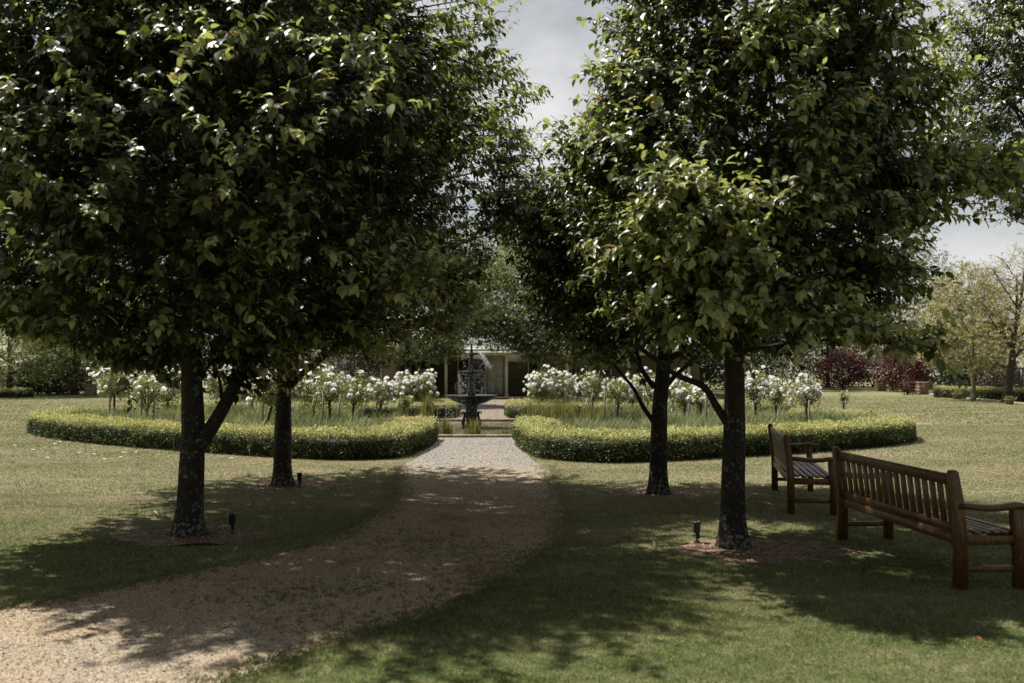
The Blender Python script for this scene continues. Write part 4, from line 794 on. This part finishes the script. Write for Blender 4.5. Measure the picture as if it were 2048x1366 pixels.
s = MB().lathe([(.04, z2 - .02), (.07, z2 + .04), (.045, z2 + .12), (.038, z2 + .26), (.055, z2 + .36), (.05, z3 - .06)], k=16); s.build('column', M['iron'], ft, smooth=True)
s = MB().lathe([(.035, z3 - .02), (.05, z3 + .03), (.028, z3 + .08), (.024, z3 + .2), (.035, z3 + .24), (.0, z3 + .28)], k=14); s.build('finial', M['iron'], ft, smooth=True)
# water: curtains of drops
rg = np.random.default_rng(300); dp = []
def curtain(r, zt_, zb_, n, sp=.02, wind=0):
    a = rg.uniform(0, 6.283, n); a = np.round(a / .16) * .16 + rg.normal(0, .03, n); t_ = rg.uniform(0, 1, n); rr = r + sp * t_ + rg.normal(0, .012, n)
    dp.append(np.stack([np.cos(a) * rr + wind * t_ ** 2, np.sin(a) * rr, zt_ + (zb_ - zt_) * t_], 1))
curtain(.35, z2, z1, 520, .02, .03); curtain(.67, z1, .01, 700, .08, .06); curtain(.22, z3, z2, 110, .1, .1)
n = 160; t_ = rg.uniform(0, 1, n); dp.append(np.stack([rg.normal(0, .03, n) + t_ * .03, rg.normal(0, .03, n), z3 + .25 + .16 * rg.random(n)], 1))
n = 420; t_ = rg.uniform(0, 1, n); dp.append(np.stack([.18 + .32 * t_ + rg.normal(0, .03, n), rg.normal(0, .06, n), z3 + .0 - .42 * t_ ** 1.6 + rg.normal(0, .03, n)], 1))
n = 260; dp.append(np.stack([rg.normal(.1, .55, n), rg.normal(0, .45, n), rg.uniform(.0, 1.0, n)], 1))
dp = np.concatenate(dp); n = len(dp); wm = MB()
instance(OCT_V, [np.array([(0, 2, 4), (2, 1, 4), (1, 3, 4), (3, 0, 4), (2, 0, 5), (1, 2, 5), (3, 1, 5), (0, 3, 5)])], dp, np.tile((0, 0, 1.), (n, 1)) + rg.normal(0, .25, (n, 3)), rg.normal(0, 1, (n, 3)), rg.uniform(.006, .012, n), .5, wm)
for i in range(5):
    a0 = rg.normal(0, .1); pts = [(.10 + .03 * i * .3 + .30 * t + a0 * .2, a0 + .02 * i, z3 + .03 + .10 * t - .55 * t ** 2 + rg.normal(0, .006)) for t in np.linspace(0, 1, 9)]; wm.tube(pts, np.linspace(.006, .003, 9), 5)
for i in range(5):
    wm.tube([(rg.normal(0, .012), rg.normal(0, .012), z3 + .24 + .03 * j) for j in range(7)], [.007, .01, .008, .011, .008, .009, .004], 5)
wm.build('falling_water', M['drops'], ft)

# ------------------------------------------------------------------ benches
def rotX(a): c, s_ = math.cos(a), math.sin(a); return [[c, 0, s_], [0, 1, 0], [-s_, 0, c]]
def bench_parts(root, Lb=2.06, D=.47):
    """local: y along the length (0 = near end), x = seat direction, rear legs at x=0"""
    def leg_rear(y):
        m = MB(); w = .075
        prof = [(-.035, 0), (.045, 0), (.045, .42), (.015, .70), (-.02, .885), (-.035, .905), (-.065, .90), (-.08, .87), (-.05, .60), (-.035, .42)]
        V = [(x, y - w / 2, z) for x, z in prof] + [(x, y + w / 2, z) for x, z in prof]; n = len(prof)
        m.add(V, [np.arange(n), (np.arange(n) + n)[::-1].copy()] + [[(i, i + n, (i + 1) % n + n, (i + 1) % n)] for i in range(n)]); return m
    for y in (0, Lb): leg_rear(y).build('leg', M['bench'], root)
    for y in (0, Lb):
        m = MB(); w = .07; prof = [(D - .035, 0), (D + .035, 0), (D + .035, .40), (D + .02, .50), (D + .03, .615), (D - .055, .615), (D - .05, .50), (D - .035, .40)]
        V = [(x, y - w / 2, z) for x, z in prof] + [(x, y + w / 2, z) for x, z in prof]; n = len(prof)
        m.add(V, [np.arange(n), (np.arange(n) + n)[::-1].copy()] + [[(i, i + n, (i + 1) % n + n, (i + 1) % n)] for i in range(n)]); m.build('leg', M['bench'], root)
    # armrests: scooped plank
    for y in (0, Lb):
        m = MB(); xs = np.linspace(-.03, D + .09, 12); up = [.655, .655, .652, .645, .640, .637, .637, .642, .650, .656, .650, .630]; w = .075
        V = [];
        for x, z in zip(xs, up): V += [(x, y - w / 2, z - .045), (x, y + w / 2, z - .045), (x, y + w / 2, z), (x, y - w / 2, z)]
        V[-4] = (xs[-1], y - w / 2, .612); V[-3] = (xs[-1], y + w / 2, .612)
        f = [(i * 4 + a, i * 4 + (a + 1) % 4, i * 4 + 4 + (a + 1) % 4, i * 4 + 4 + a) for i in range(11) for a in range(4)]
        m.add(V, [np.array(f), np.array([[3, 2, 1, 0]]), np.array([[44, 45, 46, 47]])]); m.build('armrest', M['bench'], root)
    for y in (0, Lb):
        m = MB().box((D / 2, y, .155), (D - .07, .04, .045), bev=.006); m.build('stretcher', M['bench'], root)
    # backrest
    m = MB(); xa = lambda z: -(z - .42) * .115 + .01
    m.box((xa(.835), Lb / 2, .825), (.035, Lb - .075, .085), rot=rotX(-.115), bev=.008)
    m.box((xa(.47), Lb / 2, .455), (.035, Lb - .075, .07), rot=rotX(-.115), bev=.006)
    n = 17; pitch = (Lb - .075) / n
    for i in range(n):
        m.box((xa(.64), .0375 + pitch * (i + .5), .637), (.018, pitch - .042, .30), rot=rotX(-.115), bev=.004)
    m.build('backrest', M['bench'], root)
    # seat frame and slats
    m = MB(); m.box((-.0, Lb / 2, .375), (.035, Lb - .075, .075), bev=.006); m.box((D + .0, Lb / 2, .375), (.035, Lb - .07, .075), bev=.006)
    for y in (0, Lb / 2, Lb): m.box((D / 2, y, .372), (D - .07, .036, .068), bev=.005)
    for y, s_ in ((.0375, 1), (Lb - .0375, -1)):   # curved brackets under the rear rail
        for x0 in (0, D):
            V = [(x0 - .012, y, .338), (x0 - .012, y + s_ * .10, .338), (x0 - .012, y + s_ * .045, .31), (x0 - .012, y + s_ * .012, .27), (x0 - .012, y, .22)]; V += [(a + .024, b_, c_) for a, b_, c_ in V]
            m.add(V, [np.arange(5), (np.arange(5) + 5)[::-1].copy()] + [[(i, i + 5, (i + 1) % 5 + 5, (i + 1) % 5)] for i in range(5)])
    m.build('seat_frame', M['bench'], root)
    m = MB(); w = (D - .03) / 6
    for i in range(6):
        x = .045 + w * (i + .5); m.box((x, Lb / 2, .424 + (.004 if i in (0, 5) else 0)), (w - .016, Lb - .085 if i in (0, 5) else Lb + .0, .022), bev=.005)
    m.build('seat', M['bench'], root)
b1 = P(1920, 1180); b1f = P(1684, 1080)
e1 = empty('garden_bench', (b1.x, b1.y, 0), 'long brown timber bench nearest the camera, its slatted back turned to the path', 'bench', 'timber garden benches', rz=-math.atan2(b1f.x - b1.x, b1f.y - b1.y))
bench_parts(e1, Lb=(b1f - b1).length)
b2 = P(1581, 1028); b2f = P(1548, 980)
e2 = copy_tree(e1); e2.location = (b2.x, b2.y, 0); e2.rotation_euler.z = -math.atan2(b2f.x - b2.x, b2f.y - b2.y)
e2['label'] = 'brown timber bench farther away, closer to the hedge and tree trunk'

# ------------------------------------------------------------------ garden spotlights
def spot(px, py, lb):
    p = P(px, py); root = empty('garden_spotlight', (p.x, p.y, 0), lb, 'garden light', 'black spotlights at the tree trunks'); root.scale = (.9, .9, .68)
    MB().lathe([(0, .135), (.024, .135), (.033, .155), (.036, .18), (.036, .27), (.039, .275), (.039, .30), (.033, .30), (.031, .292)], k=18).build('lamp_head', M['black'], root, smooth=False)
    MB().lathe([(0, .2915), (.031, .2915)], k=18).build('lens', M['glassdark'], root)
    MB().lathe([(.0, -.05), (.010, -.04), (.013, .0), (.028, .012), (.028, .03), (.014, .04), (.012, .13), (.02, .137)], k=12).build('spike', M['black'], root)
    MB().box((.02, 0, .10), (.016, .03, .075), bev=.003).build('bracket', M['black'], root)
spot(464, 1068, 'black spike spotlight to the right of the forked trunk'); spot(599, 975, 'black spike spotlight beside the second left trunk'); spot(1394, 1086, 'black spike spotlight left of the lichen-spotted trunk')

# ------------------------------------------------------------------ stone pillars, pots, edging
def pillar(px, Y, w_, h_, lb):
    root = empty('stone_pillar', (PX(px, Y), Y, 0), lb, 'pillar', 'short stone pillars'); m = MB(); zc = 0; rows = 4
    for r in range(rows):
        hh = h_ / rows
        for sx in (-1, 1):
            for sy in (-1, 1):
                f = .5 + (.12 if (r + (sx > 0)) % 2 else -.12)
                m.box((sx * w_ * .25 + random.uniform(-.01, .01), sy * w_ * .25, hh * (r + .5)), (w_ * (.5 if r % 2 else .48) - .012, w_ * .49 + random.uniform(-.015, .015), hh - .014), bev=.02)
    m.box((0, 0, h_ / 2), (w_ * .94, w_ * .94, h_ - .02)); m.build('shaft', M['stone'], root)
    MB().box((0, 0, h_ + .03), (w_ + .06, w_ + .06, .06), bev=.012).build('capstone', M['tan'], root)
pillar(182, 53, .52, .58, 'short square stone pillar on the left behind the leftmost rose bush')
pillar(1760, 62, .62, .68, 'short square stone pillar, left one of the two at the far right')
pillar(1843, 55, .58, .66, 'short square stone pillar, right one of the two beside the dark shrub')
def pot(px, Y, r, h_, lb):
    root = empty('flower_pot', (PX(px, Y), Y, 0), lb, 'pot', 'terracotta pots by the lawn edge')
    MB().lathe([(0, 0), (r * .62, 0), (r * .9, h_ * .75), (r, h_ * .8), (r, h_), (r * .88, h_), (r * .85, h_ * .85), (0, h_ * .85)], k=20).build('bowl', M['terra'], root, smooth=True)
    mb = MB(); rg = np.random.default_rng(int(px)); n = 250; stalks(mb, rg.normal(0, r * .35, n), rg.normal(0, r * .35, n), rg.uniform(.08, .2, n), rg.uniform(.2, .8, n), .01, rg, rg.uniform(0, 1, n), z0=h_ * .85); mb.build('foliage', M['lav'], root)
pot(1913, 47.5, .25, .26, 'small terracotta bowl left of the slim yellow tree'); pot(2018, 41, .22, .24, 'terracotta pot near the right edge of the picture')
s = MB(); a = (PX(1862, 54), 54.0); b_ = (PX(2140, 36.5), 36.5)
for i in range(26):
    t0 = i / 26; t1 = (i + 1) / 26; x0 = a[0] + (b_[0] - a[0]) * (t0 + t1) / 2; y0 = a[1] + (b_[1] - a[1]) * (t0 + t1) / 2
    s.box((x0, y0, .035), (.30, math.hypot(b_[0] - a[0], b_[1] - a[1]) / 26 - .015, .08), rz=-math.atan2(b_[0] - a[0], b_[1] - a[1]), bev=.01)
tag(s.build('stone_edging', M['tan']), 'low pale stone edging along the right border of the lawn', 'edging')
s = MB(); s.tube([(0, 0, 0), (0, 0, 1.5)], .06, 8); s.tube([(0, 0, 1.5), (0, 0, 1.56)], [.075, .05], 8)
tag(s.build('gate_post', M['black'], loc=(PX(2043, 48), 48, 0)), 'dark slim post at the right edge of the picture', 'post')
s = MB().box((0, 0, .45), (.22, .22, .9), bev=.02); s.box((0, 0, .93), (.28, .28, .06), bev=.01)
tag(s.build('wooden_post', M['cream'], loc=(PX(4, 54), 54, 0)), 'pale short post at the far left edge of the picture', 'post')

# hills
hm = MB(); nx = 90; xs = np.linspace(-500, 700, nx); rows = [(150, 0, 0), (220, .45, 1), (320, .8, 2), (460, 1.0, 3), (700, .9, 4)]; V = []
for y, f, q in rows:
    for x in xs: V.append((x, y + 0, f * (16 + 9 * noise.noise((x * .008, q, 0)) + 3 * noise.noise((x * .03, q, 2))) * (1.0 + .2 * (x > 0)) - .5))
hm.add(V, [np.array([(j * nx + i, j * nx + i + 1, (j + 1) * nx + i + 1, (j + 1) * nx + i) for j in range(4) for i in range(nx - 1)])])
tag(hm.build('hills', M['hill'], smooth=True), kind='structure')

# ------------------------------------------------------------------ house
HY = 48.0
hs = empty('house', (PX(953, HY), HY, 0), 'single-storey house with a posted veranda behind the fountain', 'house'); X0 = PX(953, HY)
def hx(px, Y=HY): return PX(px, Y) - X0
def boxp(name, m_, c, d, par=hs, bev=0): return MB().box(c, d, bev=bev).build(name, M[m_], par)
xl, xr = hx(775), hx(1420)
boxp('veranda_floor', 'brickfloor', ((xl + xr) / 2, 1.25, .03), (xr - xl, 2.9, .14))
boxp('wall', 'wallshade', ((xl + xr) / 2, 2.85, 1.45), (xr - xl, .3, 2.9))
for px in (771, 892, 1013, 1134, 1256, 1377):
    m = MB().box((hx(px), 0, 1.15), (.14, .14, 2.1), bev=.01); m.box((hx(px), 0, .16), (.19, .19, .12), bev=.01); m.box((hx(px), 0, 2.16), (.18, .18, .06), bev=.01); m.build('post', M['cream'], hs)
boxp('beam', 'cream', ((xl + xr) / 2, 0, 2.29), (xr - xl + .4, .12, .2)); boxp('gutter', 'white', ((xl + xr) / 2, -.32, 2.47), (xr - xl + .6, .14, .13))
m = MB(); n = 150; xs = np.linspace(xl - .3, xr + .3, n); V = []
for y, z in ((-.25, 2.50), (3.0, 3.1), (7.5, 5.2), (12, 3.1)):
    for i, x in enumerate(xs): V.append((x, y, z + (.02 if i % 2 else -.02)))
m.add(V, [np.array([(j * n + i, j * n + i + 1, (j + 1) * n + i + 1, (j + 1) * n + i) for j in range(3) for i in range(n - 1)])]); m.build('roof', M['roof'], hs)
# door
def door(xc, w_, h_, y):
    d = MB().box((xc, y, .1 + h_ / 2), (w_, .06, h_))
    for i, (z, hh) in enumerate(((.55, .7), (1.25, .45), (1.72, .3))):
        for s_ in (-1, 1): d.box((xc + s_ * w_ * .24, y - .04, z), (w_ * .36, .02, hh), bev=.008)
    o = d.build('door', M['door'], hs)
    f = MB(); f.box((xc - w_ / 2 - .05, y - .02, .1 + h_ / 2), (.09, .1, h_)); f.box((xc + w_ / 2 + .05, y - .02, .1 + h_ / 2), (.09, .1, h_)); f.box((xc, y - .02, .1 + h_ + .05), (w_ + .2, .1, .09)); f.build('frame', M['cream'], o)
    MB().lathe([(0, 0), (.03, 0), (.03, .03), (0, .04)], (xc + w_ * .4, y - .07, 1.1), 10).build('handle', M['black'], o)
door(hx(990, 50.7), .9, 2.08, 2.66)
def window(xc, zc, w_, h_, y, par, nx_=2, nz_=1, pm_='pane', fm='cream', sill=True):
    f = MB(); t_ = .07
    for s_ in (-1, 1): f.box((xc + s_ * (w_ / 2 + t_ / 2), y, zc), (t_, .09, h_ + 2 * t_)); f.box((xc, y, zc + s_ * (h_ / 2 + t_ / 2)), (w_, .09, t_))
    for i in range(1, nx_): f.box((xc - w_ / 2 + w_ * i / nx_, y - .005, zc), (.045, .06, h_))
    for i in range(1, nz_): f.box((xc, y - .003, zc - h_ / 2 + h_ * i / nz_), (w_, .05, .03))
    o = f.build('window', M[fm], par); MB().box((xc, y + .03, zc), (w_, .02, h_)).build('pane', M[pm_], o)
    if sill: MB().box((xc, y - .06, zc - h_ / 2 - t_ - .04), (w_ + .3, .22, .07), bev=.01).build('sill', M['cream'], o)
    return o
window(hx(927, 50.7), 1.35, .5, 1.35, 2.67, hs, 1, 2); window(hx(1076, 50.7), 1.45, .95, 1.3, 2.67, hs, 2, 2); window(hx(1200, 50.7), 1.45, 1.1, 1.3, 2.67, hs, 2, 2); window(hx(840, 50.7), 1.45, .9, 1.3, 2.67, hs, 2, 2)
# projecting wing on the left
wy = -3.0; wxl, wxr = hx(440, 45), hx(777, 45)
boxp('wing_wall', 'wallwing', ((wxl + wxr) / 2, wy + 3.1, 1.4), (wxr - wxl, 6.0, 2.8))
for px, w_, zc, hh, pm_ in ((692, .86, 1.62, .95, 'curtain'), (748, .6, 1.42, .6, 'pane'), (520, .8, 1.55, .9, 'curtain'), (600, .8, 1.55, .9, 'pane')):
    window(hx(px, 45), zc, w_, hh, wy + .09, hs, 3 if w_ > .8 else 2, 3, pm_, 'white')
m = MB(); V = []; n = 110; xs = np.linspace(wxl - .5, wxr + .5, n)
for y, z in ((wy - .5, 2.72), (wy + 3.1, 4.4), (wy + 6.7, 2.72)):
    for i, x in enumerate(xs): V.append((x, y, z + (.02 if i % 2 else -.02)))
m.add(V, [np.array([(j * n + i, j * n + i + 1, (j + 1) * n + i + 1, (j + 1) * n + i) for j in range(2) for i in range(n - 1)])]); m.build('wing_roof', M['roof'], hs)
boxp('fascia', 'white', ((wxl + wxr) / 2, wy - .47, 2.63), (wxr - wxl + 1, .05, .16))
# things on the veranda
bp = empty('iron_bench', (PX(1042, 49.2), 49.2, .1), 'dark wrought iron bench with an arched back on the veranda', 'bench'); 
m = MB(); m.tube([(-.65 + 1.3 * t, .2, .55 + .32 * math.sin(math.pi * t)) for t in np.linspace(0, 1, 13)], .016, 6)
for t in np.linspace(.08, .92, 11): m.tube([(-.65 + 1.3 * t, .2, .42), (-.65 + 1.3 * t, .2, .55 + .32 * math.sin(math.pi * t))], .007, 5)
m.build('backrest', M['iron'], bp); m = MB()
for i in range(5): m.box((0, -.18 + .09 * i, .43), (1.3, .06, .02))
m.build('seat', M['iron'], bp)
for sx in (-.6, .6):
    for sy in (-.18, .2): MB().tube([(sx, sy, 0), (sx, sy, .42)], .015, 6).build('leg', M['iron'], bp)
    MB().tube([(sx, .2, .66), (sx, 0, .68), (sx, -.18, .64), (sx, -.2, .56), (sx, -.18, .42)], .014, 6).build('armrest', M['iron'], bp)
op = empty('swan_ornament', (PX(915, 48.9), 48.9, .1), 'pale curved-neck bird ornament on the dark veranda left of the fountain', 'ornament')
m = MB(); m.lathe([(0, .0), (.12, .0), (.19, .10), (.2, .2), (.12, .31), (0, .34)], k=16); m.build('body', M['terra'], op, smooth=True)
MB().tube([(-.05, 0, .25), (-.14, 0, .45), (-.10, 0, .62), (.0, 0, .72), (.09, 0, .70), (.10, 0, .60), (.05, 0, .56)], [.05, .035, .03, .03, .032, .028, .012], 8).build('neck', M['cream'], op, smooth=True)

# thin wire loop at the second right trunk
p = TREES['T4']; s = MB(); s.tube([(0, 0, 0), (.01, 0, .16), (.05, 0, .26), (.11, 0, .25)], .0035, 5)
tag(s.build('wire', M['cream'], loc=(p.x - .02, p.y - .17, 0)), 'thin pale bent wire at the foot of the slimmer right trunk', 'wire')

# ------------------------------------------------------------------ fallen leaves and rose petals on the lawn
fl = [(190, 1055, 1), (215, 1070, 0), (80, 1120, 1), (235, 1285, 0), (64, 1142, 0), (310, 1037, 1), (345, 1085, 1), (400, 1082, 0), (475, 1080, 1), (560, 1050, 1), (645, 1053, 1), (440, 1052, 0), (520, 1030, 1), (535, 993, 0), (612, 1018, 1), (712, 995, 0), (665, 1032, 1), (255, 948, 1), (295, 1077, 1),
      (245, 1158, 0), (275, 1170, 0), (475, 1110, 1), (537, 1178, 0), (715, 1150, 1), (70, 1222, 0), (180, 1258, 0), (550, 1250, 0), (1632, 1170, 0), (1595, 1200, 0), (1253, 1050, 0), (1310, 1095, 0), (1372, 983, 0), (1960, 1295, 0), (700, 970, 1), (870, 1150, 0), (330, 1040, 1), (150, 1075, 1), (420, 940, 1), (610, 960, 1)]
protos = []
for i in range(4):
    m = MB(); rg = np.random.default_rng(400 + i); v = LEAF_V * .05; v[:, 2] += .02 * np.sin(v[:, 0] * 60 + i) + rg.normal(0, .003, len(v)); v[:, 2] -= v[:, 2].min() - .008; m.add(v, LEAF_F, [.1, .9, .4, .75][i]); protos.append(m)
src = {}
for j, (px, py, c_) in enumerate(fl):
    i = (1 if j % 2 else 3) if c_ else (0 if j % 3 else 2); p = P(px, py)
    if i not in src: src[i] = protos[i].build('fallen_leaf', M['dead'], loc=(p.x, p.y, .012)); o = src[i]
    else: o = src[i].copy(); COL.objects.link(o); o.location = (p.x, p.y, .012)
    o.rotation_euler = (rng.uniform(-.25, .25), rng.uniform(-.2, .2), rng.uniform(0, 6.28)); o.scale = [rng.uniform(.8, 1.25)] * 3
    side = 'lawn left of the path' if px < 740 and py < 1190 else ('gravel path' if px < 1000 else 'lawn right of the path')
    tag(o, f"{'pale yellow' if c_ else 'rusty orange'} dead leaf fallen on the {side}", 'fallen leaf', 'dead leaves scattered on the ground')
pe = [(30, 892), (66, 901), (110, 889), (160, 907), (188, 910), (209, 920), (241, 916), (247, 907), (95, 917), (463, 918), (272, 906), (1826, 834), (860, 945), (120, 885)]
s = MB().lathe([(0, .006), (.02, .004), (.035, .012)], k=7); po = None
for px, py in pe:
    p = P(px, py)
    if po is None: po = s.build('petal', M['petal'], loc=(p.x, p.y, .015)); o = po
    else: o = po.copy(); COL.objects.link(o); o.location = (p.x, p.y, .015)
    o.scale = (1.2, .8, 1); o.rotation_euler = (0, 0, rng.uniform(0, 6))
    tag(o, 'white rose petal fallen on the mown lawn', 'petal', 'fallen white rose petals on the lawn')
scene.cycles.max_bounces = 8; scene.cycles.transparent_max_bounces = 4
